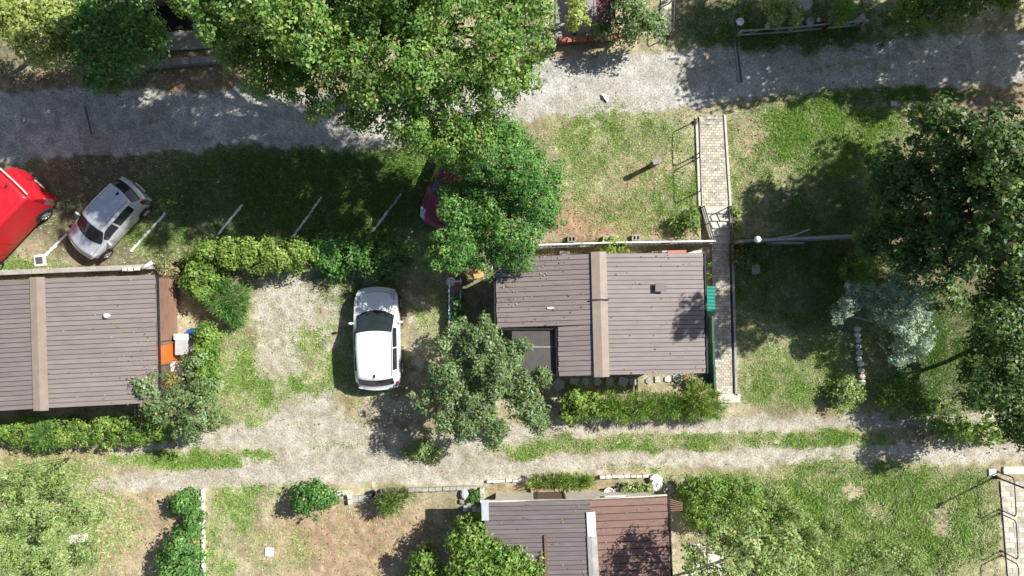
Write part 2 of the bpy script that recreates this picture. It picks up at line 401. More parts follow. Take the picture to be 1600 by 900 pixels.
soil = mixc(soil, mixc(A(0.29, 0.19, 0.115), A(0.43, 0.315, 0.205), nz2), warm * 0.8)
darksoil_shade = spots(GX, GY, [(330, 300, 420, 150, 1.0), (1480, 400, 220, 260, 0.8), (100, 80, 400, 110, 0.8), (740, 480, 60, 110, 0.8), (1240, 430, 110, 80, 0.5)])  # dark earth, plus shade of trees and huts painted into the soil colour
soil = mixc(soil, A(0.115, 0.10, 0.062), darksoil_shade * 0.9)
grs = mixc(A(0.12, 0.195, 0.045), A(0.23, 0.31, 0.095), sst(0.3, 0.7, nz2))
groundshade = spots(GX, GY, [(450, 310, 270, 110, 1), (1250, 440, 130, 90, .9), (1250, 40, 280, 60, .9), (1490, 560, 110, 130, 1), (1290, 325, 130, 55, .8), (1400, 150, 200, 20, .8), (540, 440, 130, 40, .7)])  # shaded lawns: green under the blades darkened to deepen the tree shade
grs = mixc(grs, A(0.075, 0.12, 0.032), groundshade * 0.85)
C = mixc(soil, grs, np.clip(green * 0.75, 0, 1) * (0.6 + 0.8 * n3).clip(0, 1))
C = mixc(C, A(0.30, 0.17, 0.11), litter * 0.6)
gcol = mixc(A(0.35, 0.305, 0.235), A(0.455, 0.415, 0.345), sst(0.3, 0.7, nz2 * 0.6 + n3 * 0.4))
rcol = mixc(A(0.35, 0.33, 0.29), A(0.48, 0.455, 0.405), sst(0.3, 0.7, nz2 * 0.6 + n3 * 0.4))
worn = sst(0.45, 0.7, fbm(GX, GY * 3.0, 60, 81))
rcol = mixc(rcol, A(0.35, 0.31, 0.245), worn * 0.5)
gcol = mixc(gcol, A(0.38, 0.325, 0.24), worn * 0.4)
tk = np.clip(track * (1.25 - 0.9 * green * sst(0.4, 0.7, nz2)), 0, 1)
rk = np.clip(road * (1.1 - 0.7 * green * sst(0.35, 0.65, nz2)), 0, 1)
C = mixc(C, gcol, sst(0.25, 0.75, tk + (n3 - 0.5) * 1.0))
C = mixc(C, rcol, sst(0.25, 0.75, rk + (n3 - 0.5) * 0.8))
C *= (1 + (n3 - 0.5) * (0.7 - 0.45 * np.maximum(tk, rk)))[..., None]
grav = np.clip(np.maximum(tk, rk), 0, 1)
F = 1 - Z / H
GV = np.stack([(GX - 800) * S * F, (450 - GY) * S * F, Z], -1)
ny, nx = GX.shape
idx = np.arange(ny * nx).reshape(ny, nx)
Q = np.stack([idx[:-1, :-1], idx[1:, :-1], idx[1:, 1:], idx[:-1, 1:]], -1).reshape(-1, 4)
def cellmean(a): return ((a[:-1, :-1] + a[1:, :-1] + a[1:, 1:] + a[:-1, 1:]) / 4).ravel()
cr, ct = cellmean(road), cellmean(track)
def patch(name, sel, extra=None):
    q = Q[sel]; used, inv = np.unique(q.ravel(), return_inverse=True)
    v = GV.reshape(-1, 3)[used]; c = C.reshape(-1, 3)[used]; g = grav.ravel()[used]
    q = inv.reshape(-1, 4)
    if extra is not None:
        q = np.vstack([q, extra[1] + len(v)]); v = np.vstack([v, extra[0]]); c = np.vstack([c, np.tile(A(0.2, 0.2, 0.08), (len(extra[0]), 1))]); g = np.r_[g, np.zeros(len(extra[0]))]
    me = np_mesh(name, v, q)
    a = me.color_attributes.new('Col', 'FLOAT_COLOR', 'POINT')
    a.data.foreach_set('color', np.c_[c, np.ones(len(c))].astype(np.float32).ravel())
    at = me.attributes.new('gravel', 'FLOAT', 'POINT'); at.data.foreach_set('value', g.astype(np.float32))
    me.polygons.foreach_set('use_smooth', np.ones(len(me.polygons), bool))
    return link(name, me, M['ground'])
is_road = cr > 0.5; is_track = (ct > 0.5) & ~is_road
x0, x1, y0, y1 = GV[..., 0].min() + 0.6, GV[..., 0].max() - 0.6, GV[..., 1].min() + 0.6, GV[..., 1].max() - 0.6
B = 420
ring_v = np.array([(-B, -B, -.2), (B, -B, -.2), (B, B, -.2), (-B, B, -.2), (x0, y0, -.2), (x1, y0, -.2), (x1, y1, -.2), (x0, y1, -.2)], float)
ring_q = np.array([(0, 1, 5, 4), (1, 2, 6, 5), (2, 3, 7, 6), (3, 0, 4, 7)])
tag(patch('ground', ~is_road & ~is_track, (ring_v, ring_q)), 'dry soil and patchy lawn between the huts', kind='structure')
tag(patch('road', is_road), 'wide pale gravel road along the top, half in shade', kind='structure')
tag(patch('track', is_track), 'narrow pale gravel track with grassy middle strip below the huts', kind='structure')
def zat(px, py):
    i = np.clip(((np.asarray(py) - gy[0]) / STEP).round().astype(int), 0, ny - 1); j = np.clip(((np.asarray(px) - gx[0]) / STEP).round().astype(int), 0, nx - 1)
    return Z[i, j]

# ------------------------------------------------------------------ scattered stuff: grass, fallen leaves, stones
def rand_field(n, seed, box=(-60, 1660, -60, 960)):
    g = rng(seed)
    return g.uniform(box[0], box[1], n), g.uniform(box[2], box[3], n), g
def to_world(x, y, z):
    f = 1 - z / H
    return np.stack([(x - 800) * S * f, (450 - y) * S * f, z], -1)
HARD = []   # filled with footprints that grass must not grow through: (x0, x1, y0, y1) in photo pixels on the ground
HARD += [(1096, 1130, 176, 618), (0, 262, 440, 622), (795, 1072, 400, 574), (758, 1020, 735, 900), (1562, 1660, 725, 960), (1030, 1052, 0, 60)]
def keep_off(x, y):
    k = np.ones(len(x), bool)
    for a, b, c, d in HARD: k &= ~((x > a) & (x < b) & (y > c) & (y < d))
    return k
def make_grass():
    x, y, g = rand_field(800000, 5)
    ro, tr, gr, li, n, n2 = masks(x, y)
    p = gr * (1 - 0.97 * np.maximum(ro, 0) * (1 - gr * 0.5)) * (1 - 0.85 * tr * (1 - gr * 0.6))
    p = p * 0.72 + 0.06 * (1 - ro) * (1 - tr)
    k = (g.random(len(x)) < p) & keep_off(x, y)
    x, y, gr, n, n2, tr = x[k], y[k], gr[k], n[k], n2[k], tr[k]
    m = len(x); nb = 4
    base = to_world(x, y, zat(x, y) - 0.005)
    dry = np.clip(1.0 - gr * 1.15 + g.normal(0, 0.4, m), 0, 1)
    c = mixc(mixc(A(0.10, 0.20, 0.025), A(0.31, 0.38, 0.07), g.random(m)), mixc(A(0.44, 0.38, 0.18), A(0.62, 0.54, 0.33), g.random(m)), dry * 0.85)
    lawnshade = spots(x, y, [(450, 310, 270, 110, 1), (1250, 440, 130, 90, .9), (1250, 40, 280, 60, .9), (1490, 560, 110, 130, 1), (1290, 325, 130, 55, .8), (1400, 150, 200, 20, .8), (540, 440, 130, 40, .7)])  # blade colour darkened in the same zones, painting in deeper tree shade
    c = mixc(c, mixc(A(0.055, 0.115, 0.022), A(0.12, 0.19, 0.04), g.random(m)), lawnshade * np.where(g.random(m) < 0.85, 0.9, 0.2))
    c *= np.array([0.92, 1.12, 1.05])
    c *= g.uniform(0.6, 1.35, (m, 1))
    tall = spots(x, y, [(1330, 830, 260, 110, 1), (60, 820, 150, 110, 1), (1290, 215, 140, 75, 0.35), (560, 300, 200, 80, 0.3)])
    hgt = g.uniform(0.04, 0.10, m) * (0.75 + 0.5 * gr) * (1 + 0.9 * tall)
    V = np.zeros((m, nb, 3, 3)); ang0 = g.uniform(0, 6.283, m)
    for b in range(nb):
        a = ang0 + b * 1.57 + g.uniform(-0.6, 0.6, m)
        l = hgt * g.uniform(0.7, 1.4, m); w = g.uniform(0.010, 0.02, m) * (1 + 0.5 * tall)
        d = np.stack([np.cos(a), np.sin(a), np.zeros(m)], -1); s = np.stack([-np.sin(a), np.cos(a), np.zeros(m)], -1)
        o = base + d * (g.random(m) * 0.05)[:, None]
        V[:, b, 0] = o - s * w[:, None]; V[:, b, 1] = o + s * w[:, None]
        V[:, b, 2] = o + d * (l * g.uniform(0.6, 1.3, m))[:, None] + np.array([0, 0, 1]) * (l * g.uniform(0.5, 1.0, m))[:, None]
    v = V.reshape(-1, 3); q = np.arange(len(v)).reshape(-1, 3)
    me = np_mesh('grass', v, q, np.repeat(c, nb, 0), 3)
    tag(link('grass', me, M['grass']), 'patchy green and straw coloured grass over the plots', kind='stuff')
def leaf_quads(pos, nrm, size, asp, g, fold=0.25):
    """kite shaped leaves, slightly folded"""
    n = len(pos)
    nrm = nrm / (np.linalg.norm(nrm, axis=1, keepdims=True) + 1e-9)
    r = g.normal(size=(n, 3)); d = r - nrm * (r * nrm).sum(1, keepdims=True); d /= (np.linalg.norm(d, axis=1, keepdims=True) + 1e-9)
    s = np.cross(nrm, d)
    L = size[:, None]; W = (size * asp)[:, None]
    f = nrm * (W * fold)
    v = np.stack([pos - d * L * 0.5, pos + s * W * 0.5 - d * L * 0.08 + f, pos + d * L * 0.5, pos - s * W * 0.5 - d * L * 0.08 + f], 1)
    return v.reshape(-1, 3), np.arange(n * 4).reshape(n, 4)
def make_litter():
    x, y, g = rand_field(90000, 6)
    ro, tr, gr, li, n, n2 = masks(x, y)
    k = (g.random(len(x)) < li * 0.32 + 0.012) & keep_off(x, y)
    x, y = x[k], y[k]; m = len(x)
    pos = to_world(x, y, zat(x, y) + g.uniform(0.004, 0.03, m))
    nr = np.array([0, 0, 1.0]) + g.normal(0, 0.3, (m, 3))
    v, q = leaf_quads(pos, nr, g.uniform(0.05, 0.12, m), g.uniform(0.45, 0.75, m), g)
    pal = np.array([(0.30, 0.16, 0.09), (0.42, 0.27, 0.15), (0.50, 0.37, 0.22), (0.22, 0.10, 0.06), (0.46, 0.30, 0.22)])
    c = pal[g.integers(0, 5, m)] * g.uniform(0.7, 1.25, (m, 1))
    tag(link('fallen_leaves', np_mesh('fallen_leaves', v, q, c), M['grass']), 'dry brown fallen leaves scattered over the bare ground', kind='stuff')
def make_stones():
    x, y, g = rand_field(150000, 8)
    ro, tr, gr, li, n, n2 = masks(x, y)
    k = (g.random(len(x)) < np.maximum(ro, tr) * 0.22 * (1 - 0.6 * gr) + 0.012 * (ro > 0.05)) & keep_off(x, y)
    x, y = x[k], y[k]; m = len(x)
    pos = to_world(x, y, zat(x, y))
    r = g.uniform(0.009, 0.024, m) * np.where(g.random(m) < 0.03, 1.8, 1)
    a0 = g.uniform(0, 6.28, m)
    V = np.zeros((m, 8, 3))
    for i in range(4):
        a = a0 + i * 1.571 + g.uniform(-0.3, 0.3, m)
        for j, (f, h) in enumerate(((1.0, -0.2), (0.65, 0.75))):
            V[:, j * 4 + i] = pos + np.stack([np.cos(a) * r * f, np.sin(a) * r * f * 0.8, r * h], -1)
    b = (np.arange(m) * 8)[:, None]
    fs = [(4, 5, 6, 7), (0, 1, 5, 4), (1, 2, 6, 5), (2, 3, 7, 6), (3, 0, 4, 7)]
    q = np.stack([b + np.array(f) for f in fs], 1).reshape(-1, 4)
    pal = np.array([(0.47, 0.44, 0.39), (0.38, 0.34, 0.28), (0.30, 0.285, 0.265), (0.55, 0.52, 0.47), (0.36, 0.29, 0.21)])
    c = np.repeat(pal[g.integers(0, 5, m)] * g.uniform(0.75, 1.2, (m, 1)), 5, 0)
    m_ = simple('gravel_stones', (0.5, 0.5, 0.5)); nt = m_.node_tree
    at = nt.nodes.new('ShaderNodeAttribute'); at.attribute_name = 'Col'
    nt.links.new(at.outputs['Color'], nt.nodes['Principled BSDF'].inputs['Base Color'])
    tag(link('gravel', np_mesh('gravel', V.reshape(-1, 3), q, c), m_), 'loose pale stones lying on the road and the track', kind='stuff')
def make_weeds():
    x, y, g = rand_field(260000, 9)
    ro, tr, gr, li, n, n2 = masks(x, y)
    cl = sst(0.5, 0.66, fbm(x, y, 22, 95, 3))
    k = (g.random(len(x)) < (gr * 0.5 * (0.25 + 1.1 * cl)) * (1 - 0.9 * ro) * (1 - 0.6 * tr)) & keep_off(x, y)
    x, y, gr = x[k], y[k], gr[k]; m = len(x)
    pos = to_world(x, y, zat(x, y) + g.uniform(0.02, 0.09, m))
    v, q = leaf_quads(pos, np.array([0, 0, 1.0]) + g.normal(0, 0.55, (m, 3)), g.uniform(0.035, 0.09, m), g.uniform(0.4, 0.8, m), g)
    pal = np.array([(0.10, 0.20, 0.03), (0.17, 0.28, 0.045), (0.28, 0.37, 0.08), (0.40, 0.42, 0.16), (0.07, 0.14, 0.025)])
    c = pal[g.integers(0, 5, m)] * g.uniform(0.7, 1.3, (m, 1))
    tag(link('lawn_weeds', np_mesh('lawn_weeds', v, q, c), M['grass']), 'small leafy weeds and clover among the grass', kind='stuff')
make_grass(); make_weeds(); make_litter(); make_stones()

# ------------------------------------------------------------------ vegetation
PAL = {
 'big': [(0.095, 0.16, 0.028), (0.155, 0.225, 0.044), (0.26, 0.31, 0.08), (0.055, 0.10, 0.021)],
 'fresh': [(0.075, 0.15, 0.03), (0.11, 0.20, 0.04), (0.18, 0.27, 0.075), (0.05, 0.105, 0.024)],
 'yellow': [(0.24, 0.26, 0.055), (0.31, 0.31, 0.085), (0.17, 0.20, 0.045), (0.36, 0.34, 0.13)],
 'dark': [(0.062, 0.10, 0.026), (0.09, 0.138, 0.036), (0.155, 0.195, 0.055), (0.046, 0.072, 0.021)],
 'grey': [(0.112, 0.152, 0.05), (0.168, 0.21, 0.078), (0.26, 0.28, 0.135), (0.078, 0.114, 0.036)],
 'silver': [(0.25, 0.285, 0.20), (0.36, 0.38, 0.265), (0.48, 0.46, 0.32), (0.16, 0.21, 0.155)],
 'hedge': [(0.115, 0.175, 0.03), (0.18, 0.245, 0.042), (0.255, 0.29, 0.06), (0.07, 0.12, 0.022)],
 'box': [(0.13, 0.18, 0.035), (0.18, 0.22, 0.05), (0.10, 0.15, 0.03), (0.24, 0.23, 0.07)],
 'thuja': [(0.09, 0.14, 0.025), (0.13, 0.18, 0.035), (0.19, 0.21, 0.05), (0.06, 0.095, 0.02)],
 'lime': [(0.16, 0.21, 0.035), (0.22, 0.27, 0.05), (0.29, 0.32, 0.075), (0.10, 0.15, 0.025)],
 'bloom': [(0.62, 0.28, 0.03), (0.68, 0.20, 0.02), (0.50, 0.33, 0.06), (0.20, 0.20, 0.05)],
 'weed': [(0.20, 0.24, 0.06), (0.27, 0.29, 0.10), (0.33, 0.32, 0.15), (0.14, 0.19, 0.05)],
 'dry': [(0.22, 0.20, 0.07), (0.30, 0.22, 0.10), (0.15, 0.16, 0.05), (0.36, 0.28, 0.15)],
}
def crown_mesh(name, blobs, n, pal, seed, off, leaf=0.12, asp=0.6, clump=0.38, per=34, shell=0.5, upb=0.5, spiky=False, inner=0.25, lobes=0):
    g = rng(seed)
    if lobes:
        nb_ = []
        for q in blobs:
            q = np.array(q, float); nb_.append(np.r_[q[:3] - [0, 0, q[5] * 0.15], q[3:] * 0.76])
            for _ in range(lobes):
                d = g.normal(size=3); d /= np.linalg.norm(d)
                if d[2] < -0.1: d[2] = -d[2]
                nb_.append(np.r_[q[:3] + d * q[3:] * g.uniform(0.6, 0.85), q[3:] * g.uniform(0.26, 0.42)])
        blobs = nb_
    b = np.array(blobs, float)          # x y z rx ry rz
    nc = max(6, n // per)
    w = b[:, 3] * b[:, 4] + b[:, 3] * b[:, 5]; w /= w.sum()
    cs = []; od = []
    tries = 0
    while len(cs) < nc and tries < nc * 12:
        tries += 1
        i = g.choice(len(b), p=w)
        d = g.normal(size=3); d /= np.linalg.norm(d)
        if d[2] < -0.35 and g.random() < 0.75: d[2] = -d[2]
        rad = g.uniform(shell, 1.0) ** 0.7 if g.random() > inner else g.uniform(0.2, 0.7)
        p = b[i, :3] + d * b[i, 3:] * rad
        deep = (((p - b[:, :3]) / b[:, 3:]) ** 2).sum(1)
        deep[i] = 9
        if deep.min() < 0.35 and g.random() < 0.75: continue
        if p[2] < 0.08: continue
        cs.append(p); od.append(d)
    cs = np.array(cs); od = np.array(od); nc = len(cs)
    ci = g.integers(0, nc, n)
    cr = clump * g.uniform(0.6, 1.35, nc)
    r = g.normal(size=(n, 3)); r /= np.linalg.norm(r, axis=1, keepdims=True)
    r *= (g.random(n) ** 0.45)[:, None]
    r[:, 2] *= 0.62
    pos = cs[ci] + r * cr[ci][:, None]
    pos[:, 2] = np.maximum(pos[:, 2], 0.03)
    nr = od[ci] * 0.55 + r * 0.7 + np.array([0, 0, upb]) + g.normal(0, 0.42, (n, 3))
    size = leaf * g.uniform(0.5, 1.45, n)
    if spiky:
        # blades pointing outwards
        d = od[ci] * 0.9 + r * 0.8 + g.normal(0, 0.35, (n, 3)); d /= np.linalg.norm(d, axis=1, keepdims=True)
        s = np.cross(d, g.normal(size=(n, 3))); s /= np.linalg.norm(s, axis=1, keepdims=True)
        L = (size * 1.6)[:, None]; W = (size * asp)[:, None]
        v = np.stack([pos - d * L * 0.5, pos + s * W * 0.5, pos + d * L * 0.5, pos - s * W * 0.5], 1).reshape(-1, 3)
        q = np.arange(n * 4).reshape(n, 4)
    else:
        v, q = leaf_quads(pos, nr, size, asp * g.uniform(0.8, 1.2, n), g)
    pc = np.array(PAL[pal]); cc = pc[g.choice(4, nc, p=[0.34, 0.34, 0.14, 0.18])] * g.uniform(0.85, 1.15, (nc, 1))
    lc = pc[g.integers(0, 4, n)]
    col = (cc[ci] * 0.68 + lc * 0.32) * g.uniform(0.75, 1.28, (n, 1))
    col *= np.array([1.22, 1.46, 1.5])
    col[g.random(n) < 0.02] = (0.45, 0.38, 0.12)
    col[g.random(n) < 0.012] = (0.22, 0.13, 0.07)
    return np_mesh(name, v - np.array(off), q, np.clip(col, 0, 1)), cs
def shade(sx, sy, z, r):
    """crown lobe at height z whose shadow falls on photo pixel (sx, sy) of the upper terrace"""
    k = z / S; x, y = sx + 0.895 * k, sy - 0.446 * k; f = 1 - (z + ZU) / H; f0 = 1 - ZU / H
    return (800 + (x - 800) * f0 / f, 450 + (y - 450) * f0 / f, z, r * f0 / f)
def blobs_px(lst):
    out = []
    for t in lst:
        px, py, z, r = t[:4]; rz = t[4] if len(t) > 4 else None
        f = 1 - z / H; p = P(px, py, z); rw = r * S * f
        out.append((p.x, p.y, p.z, rw, rw, rz if rz else rw * 0.8))
    return out
def plant(name, label, cat, base, lst, n, pal, seed, leaf=0.12, group=None, trunk=0.0, bark='bark', stems=7, rel=True, **kw):
    """lst: (px, py, z above the ground of the plant, radius px[, vertical radius m])"""
    g0 = zg(*base); bx = P(base[0], base[1], g0)
    lst = [(t[0], t[1], t[2] + g0, *t[3:]) for t in lst]
    root = empty(name, bx, label, cat, group)
    bl = blobs_px(lst)
    me, cs = crown_mesh('crown' if trunk else 'foliage', bl, n, pal, seed, bx, leaf, **kw)
    link('crown' if trunk else 'foliage', me, M['leaf'], root)
    rr = random.Random(seed)
    cc = [Vector(c) for c in cs]
    mid = sum((Vector(b[:3]) for b in bl), Vector()) / len(bl)
    if trunk:
        zt = min(b[2] for b in bl) - 0.2
        zt = max(g0 + 0.4, zt)
        fork = Vector((bx.x * 0.7 + mid.x * 0.3, bx.y * 0.7 + mid.y * 0.3, zt))
        mb = MB(bx)
        mb.tube([bx + Vector((0, 0, -0.1)), bx + Vector((0.02, 0.01, 0.25)), (bx + fork) / 2 + Vector((0.06, -0.05, 0)), fork], [trunk * 1.5, trunk * 1.08, trunk * 0.95, trunk * 0.85], 9)
        mb.build('trunk', M[bark], root, True)
        for b in bl:                              # one main limb into every lobe
            t = Vector(b[:3]); k = (fork + t) / 2 + Vector((rr.uniform(-.3, .3), rr.uniform(-.3, .3), rr.uniform(0, .4)))
            mb = MB(bx); mb.tube([fork - Vector((0, 0, 0.1)), k, t], [trunk * 0.6, trunk * 0.4, trunk * 0.2], 6)
            near = sorted(cc, key=lambda c: (c - t).length)[:stems * 3]
            for c in rr.sample(near, min(stems, len(near))):
                m2 = (t + c) / 2 + Vector((rr.uniform(-.15, .15), rr.uniform(-.15, .15), rr.uniform(-.1, .2)))
                mb.tube([k * 0.35 + t * 0.65, m2, c], [trunk * 0.22, trunk * 0.13, trunk * 0.06 + 0.004], 4)
            mb.build('limb', M[bark], root, True)
    else:
        mb = MB(bx)
        for c in rr.sample(cc, min(len(cc), stems * max(1, len(bl)))):
            f = min(bl, key=lambda b: (Vector(b[:3]) - c).length)
            s0 = Vector((f[0] + rr.uniform(-.1, .1), f[1] + rr.uniform(-.1, .1), g0 - 0.03))
            mb.tube([s0, (s0 + c) / 2 + Vector((rr.uniform(-.08, .08), rr.uniform(-.08, .08), 0.05)), c], [0.022, 0.015, 0.007], 4)
        mb.build('stems', M[bark], root, True)['kind'] = 'stuff'
    return root

# --- trees along the top
plant('broadleaf_tree', 'huge spreading broadleaf tree overhanging the gravel road at top centre', 'tree', (655, 95),
      [(372, 22, 8.2, 68), (400, 75, 6.2, 60), (470, 105, 5.4, 74), (520, 30, 6.8, 95), (610, 70, 7.8, 105), (715, 55, 8.0, 105), (808, 40, 6.8, 78), (640, 160, 6.3, 72), (735, 140, 6.6, 72),
       (560, 150, 5.4, 62), (792, 125, 5.6, 50), (690, 225, 5.0, 40), (470, -60, 6.8, 100), (620, -80, 9.0, 120), (770, -70, 7.8, 105), (650, 205, 5.2, 46),
       shade(300, 60, 9, 74), shade(340, 110, 8.5, 50), shade(240, 95, 9.5, 56), shade(350, 190, 7.2, 52), shade(430, 200, 6.8, 48), shade(270, 185, 7.8, 48), shade(500, 215, 6.2, 38),
       shade(150, 345, 10.4, 44), shade(205, 310, 10, 42), shade(245, 345, 9.4, 40), shade(320, 330, 8.6, 40), shade(525, 375, 6.0, 40)],
      140000, 'big', 101, 0.108, trunk=0.30, clump=0.32, per=56, asp=0.55, shell=0.7, inner=0.12, lobes=11)
plant('broadleaf_tree', 'dense round fresh green tree overlapping the corner of the middle hut', 'tree', (765, 318),
      [(775, 270, 4.1, 88), (738, 318, 3.6, 52), (800, 330, 3.7, 80), (745, 375, 3.6, 58), (672, 392, 2.4, 32), (835, 320, 3.4, 50), (700, 397, 3.9, 42), (790, 385, 2.6, 42), (770, 215, 3.6, 52), (826, 275, 3.6, 56), (708, 232, 3.0, 42)],
      62000, 'fresh', 102, 0.10, trunk=0.17, clump=0.24, per=40, asp=0.5, shell=0.7, inner=0.12, lobes=8)
plant('broadleaf_tree', 'yellow green sunlit tree in the top left corner', 'tree', (75, 75),
      [(40, 30, 3.6, 50), (65, 68, 3.2, 40), (10, 20, 3.4, 40), (90, 20, 3.8, 34)], 7000, 'yellow', 103, 0.13, trunk=0.1, clump=0.4, per=34)
plant('broadleaf_tree', 'shaded dark green tree beside the yellow green one above the road', 'tree', (200, 92),
      [(150, 50, 3.0, 62), (205, 75, 2.5, 52), (185, 20, 3.2, 55), (235, 70, 2.2, 36), (160, 110, 1.9, 36), (120, 60, 2.4, 40)], 11000, 'fresh', 104, 0.12, trunk=0.11, clump=0.42)
plant('climbing_shrub', 'narrow yellow green climber above the low brick wall', 'shrub', (902, 38),
      [(903, 30, 1.6, 16, 0.7), (900, 8, 1.5, 14, 0.5)], 900, 'yellow', 105, 0.13, clump=0.22, per=24)
plant('flowering_shrub', 'grey green bush between the brick wall and the pale path', 'shrub', (1000, 45),
      [(990, 18, 1.9, 38), (1015, 35, 1.6, 28), (975, 50, 1.3, 26), (945, 40, 1.0, 18), (1000, -20, 2.0, 36)], 5200, 'grey', 106, 0.11, trunk=0.06, clump=0.3)
plant('shrub', 'loose yellowish shrub behind the rail fence at top right', 'shrub', (1228, 28), [(1228, 22, 1.3, 24), (1210, 8, 1.1, 18)], 1500, 'weed', 107, 0.11, clump=0.25, per=24)
plant('conifer_shrub', 'narrow dark green shrub rising over the rail fence at top right', 'shrub', (1300, 30), [(1315, 22, 1.6, 17, 0.9), (1317, 5, 2.0, 12, 0.6)], 1700, 'fresh', 108, 0.10, clump=0.2, per=24, spiky=True, asp=0.2)
plant('broadleaf_tree', 'yellow green leaved tree on the top edge near the right corner', 'tree', (1470, 22),
      [(1440, 0, 2.6, 46), (1500, -8, 3.0, 42), (1560, -16, 3.4, 40), (1420, 20, 1.9, 24)], 6000, 'thuja', 109, 0.13, trunk=0.09, clump=0.36)
# trees standing just outside the picture, whose shade lies on the road
plant('broadleaf_tree', 'tall tree beyond the top right corner shading the road', 'tree', (1480, -40),
      [shade(1125, 120, 6.2, 46), shade(1190, 60, 6.6, 70), shade(1290, 80, 7.0, 72), shade(1390, 85, 7.2, 74), shade(1110, 30, 6.6, 60), shade(1300, 20, 8, 80), shade(1185, 130, 6.0, 36), shade(1370, 150, 6.6, 40)], 15500, 'big', 110, 0.24, trunk=0.26, clump=0.6, per=40)
plant('broadleaf_tree', 'second tall tree beyond the top right corner, farther right', 'tree', (1680, 10),
      [shade(1480, 80, 7.0, 70), shade(1570, 70, 7.2, 66), shade(1520, 20, 8.0, 70), shade(1450, 150, 6.5, 40), shade(1560, 140, 6.5, 44)], 7500, 'big', 113, 0.24, trunk=0.24, clump=0.6, per=40)
plant('broadleaf_tree', 'tall tree beyond the right edge shading the dark tree', 'tree', (1640, 230),
      [(1800, 190, 7.5, 120), (1900, 80, 7.5, 120), (1850, 260, 7.0, 90)], 12000, 'dark', 111, 0.24, trunk=0.22, clump=0.7, per=36)
plant('broadleaf_tree', 'tall tree beyond the top edge left of the huge tree', 'tree', (330, 0),
      [shade(30, 222, 9.4, 36), shade(105, 225, 9.2, 52), shade(150, 170, 9.6, 44), shade(180, 260, 9.6, 44), shade(215, 200, 9.5, 56), shade(110, 280, 10.4, 34)], 13000, 'dark', 112, 0.24, trunk=0.2, clump=0.7, per=36)
# --- right side
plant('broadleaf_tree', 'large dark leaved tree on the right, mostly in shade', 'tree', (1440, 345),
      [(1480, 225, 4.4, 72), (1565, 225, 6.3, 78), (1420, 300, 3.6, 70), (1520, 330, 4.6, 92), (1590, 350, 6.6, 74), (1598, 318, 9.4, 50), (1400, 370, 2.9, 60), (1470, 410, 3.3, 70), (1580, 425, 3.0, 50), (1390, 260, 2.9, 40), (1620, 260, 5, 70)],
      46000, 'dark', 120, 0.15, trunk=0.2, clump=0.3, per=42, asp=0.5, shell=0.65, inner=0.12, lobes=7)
plant('conifer_shrub', 'upright yellowish conifer at the end of the right hand fence', 'shrub', (1345, 415),
      [(1352, 420, 1.5, 34, 1.1), (1360, 395, 2.2, 22, 0.8), (1340, 445, 0.9, 30, 0.7)], 5200, 'thuja', 121, 0.09, clump=0.2, per=26, spiky=True, asp=0.2)
plant('silver_tree', 'silvery blue leaved small tree with bare pale twigs', 'tree', (1372, 490),
      [(1412, 478, 2.2, 48), (1428, 515, 2.0, 42), (1405, 550, 1.5, 28), (1400, 450, 2.2, 34), (1330, 468, 1.9, 26), (1310, 490, 1.7, 16), (1366, 462, 2.1, 28), (1380, 490, 1.9, 26), (1440, 480, 1.9, 26)], 15000, 'silver', 122, 0.10, trunk=0.06, bark='palebark', stems=16, clump=0.18, per=30, lobes=6, asp=0.42)
plant('dead_shrub', 'leafless grey twiggy branches hanging below the silvery tree', 'shrub', (1400, 545),
      [(1415, 545, 1.0, 32, 0.5), (1430, 565, 0.8, 20, 0.4), (1390, 535, 0.9, 20, 0.4)], 240, 'silver', 123, 0.06, bark='palebark', stems=42, clump=0.3, per=8)
plant('broadleaf_tree', 'straggly olive green tree at the right edge above the track', 'tree', (1520, 545),
      [(1575, 420, 2.8, 40), (1560, 500, 3.0, 46), (1590, 560, 3.2, 50), (1540, 600, 2.6, 44), (1582, 640, 3.0, 42), (1615, 670, 3.6, 42), (1560, 465, 2.8, 40), (1600, 440, 3.4, 44), (1530, 540, 2.4, 28), (1610, 640, 3, 50)], 15500, 'dark', 124, 0.13, trunk=0.09, clump=0.34, per=30, stems=9)
plant('shrub', 'low dark bush in the shade beside the globe lamp', 'shrub', (1168, 398), [(1165, 398, 0.45, 22, 0.4), (1185, 392, 0.4, 16, 0.35)], 1500, 'dark', 125, 0.09, clump=0.2, per=24)
plant('shrub', 'bushy weeds with pale twigs left of the path stairs', 'shrub', (1082, 345), [(1077, 347, 0.4, 17, 0.35), (1085, 332, 0.3, 9, 0.25), (1058, 352, 0.25, 16, 0.2)], 1300, 'thuja', 126, 0.09, bark='palebark', stems=12, clump=0.2, per=22)
plant('shrub', 'bright green weeds along the right side of the path stairs', 'shrub', (1146, 345), [(1149, 330, 0.16, 7, 0.14), (1152, 355, 0.18, 8, 0.15)], 360, 'hedge', 127, 0.09, clump=0.15, per=20)
plant('shrub', 'pale green low shrub by the row of white stones', 'shrub', (1325, 610), [(1325, 610, 0.5, 24, 0.4), (1310, 625, 0.35, 18, 0.3)], 1500, 'weed', 128, 0.10, clump=0.22, per=24)
plant('shrub', 'sprawling green shrub above the track below the silvery tree', 'shrub', (1405, 625), [(1400, 625, 0.5, 30, 0.35), (1420, 605, 0.5, 24, 0.35), (1440, 640, 0.4, 26, 0.3)], 2300, 'hedge', 129, 0.10, clump=0.24, per=26)
plant('shrub', 'small lime green plant on dark ground above the track', 'shrub', (1463, 632), [(1463, 632, 0.35, 12, 0.25)], 380, 'yellow', 130, 0.12, clump=0.16, per=20)
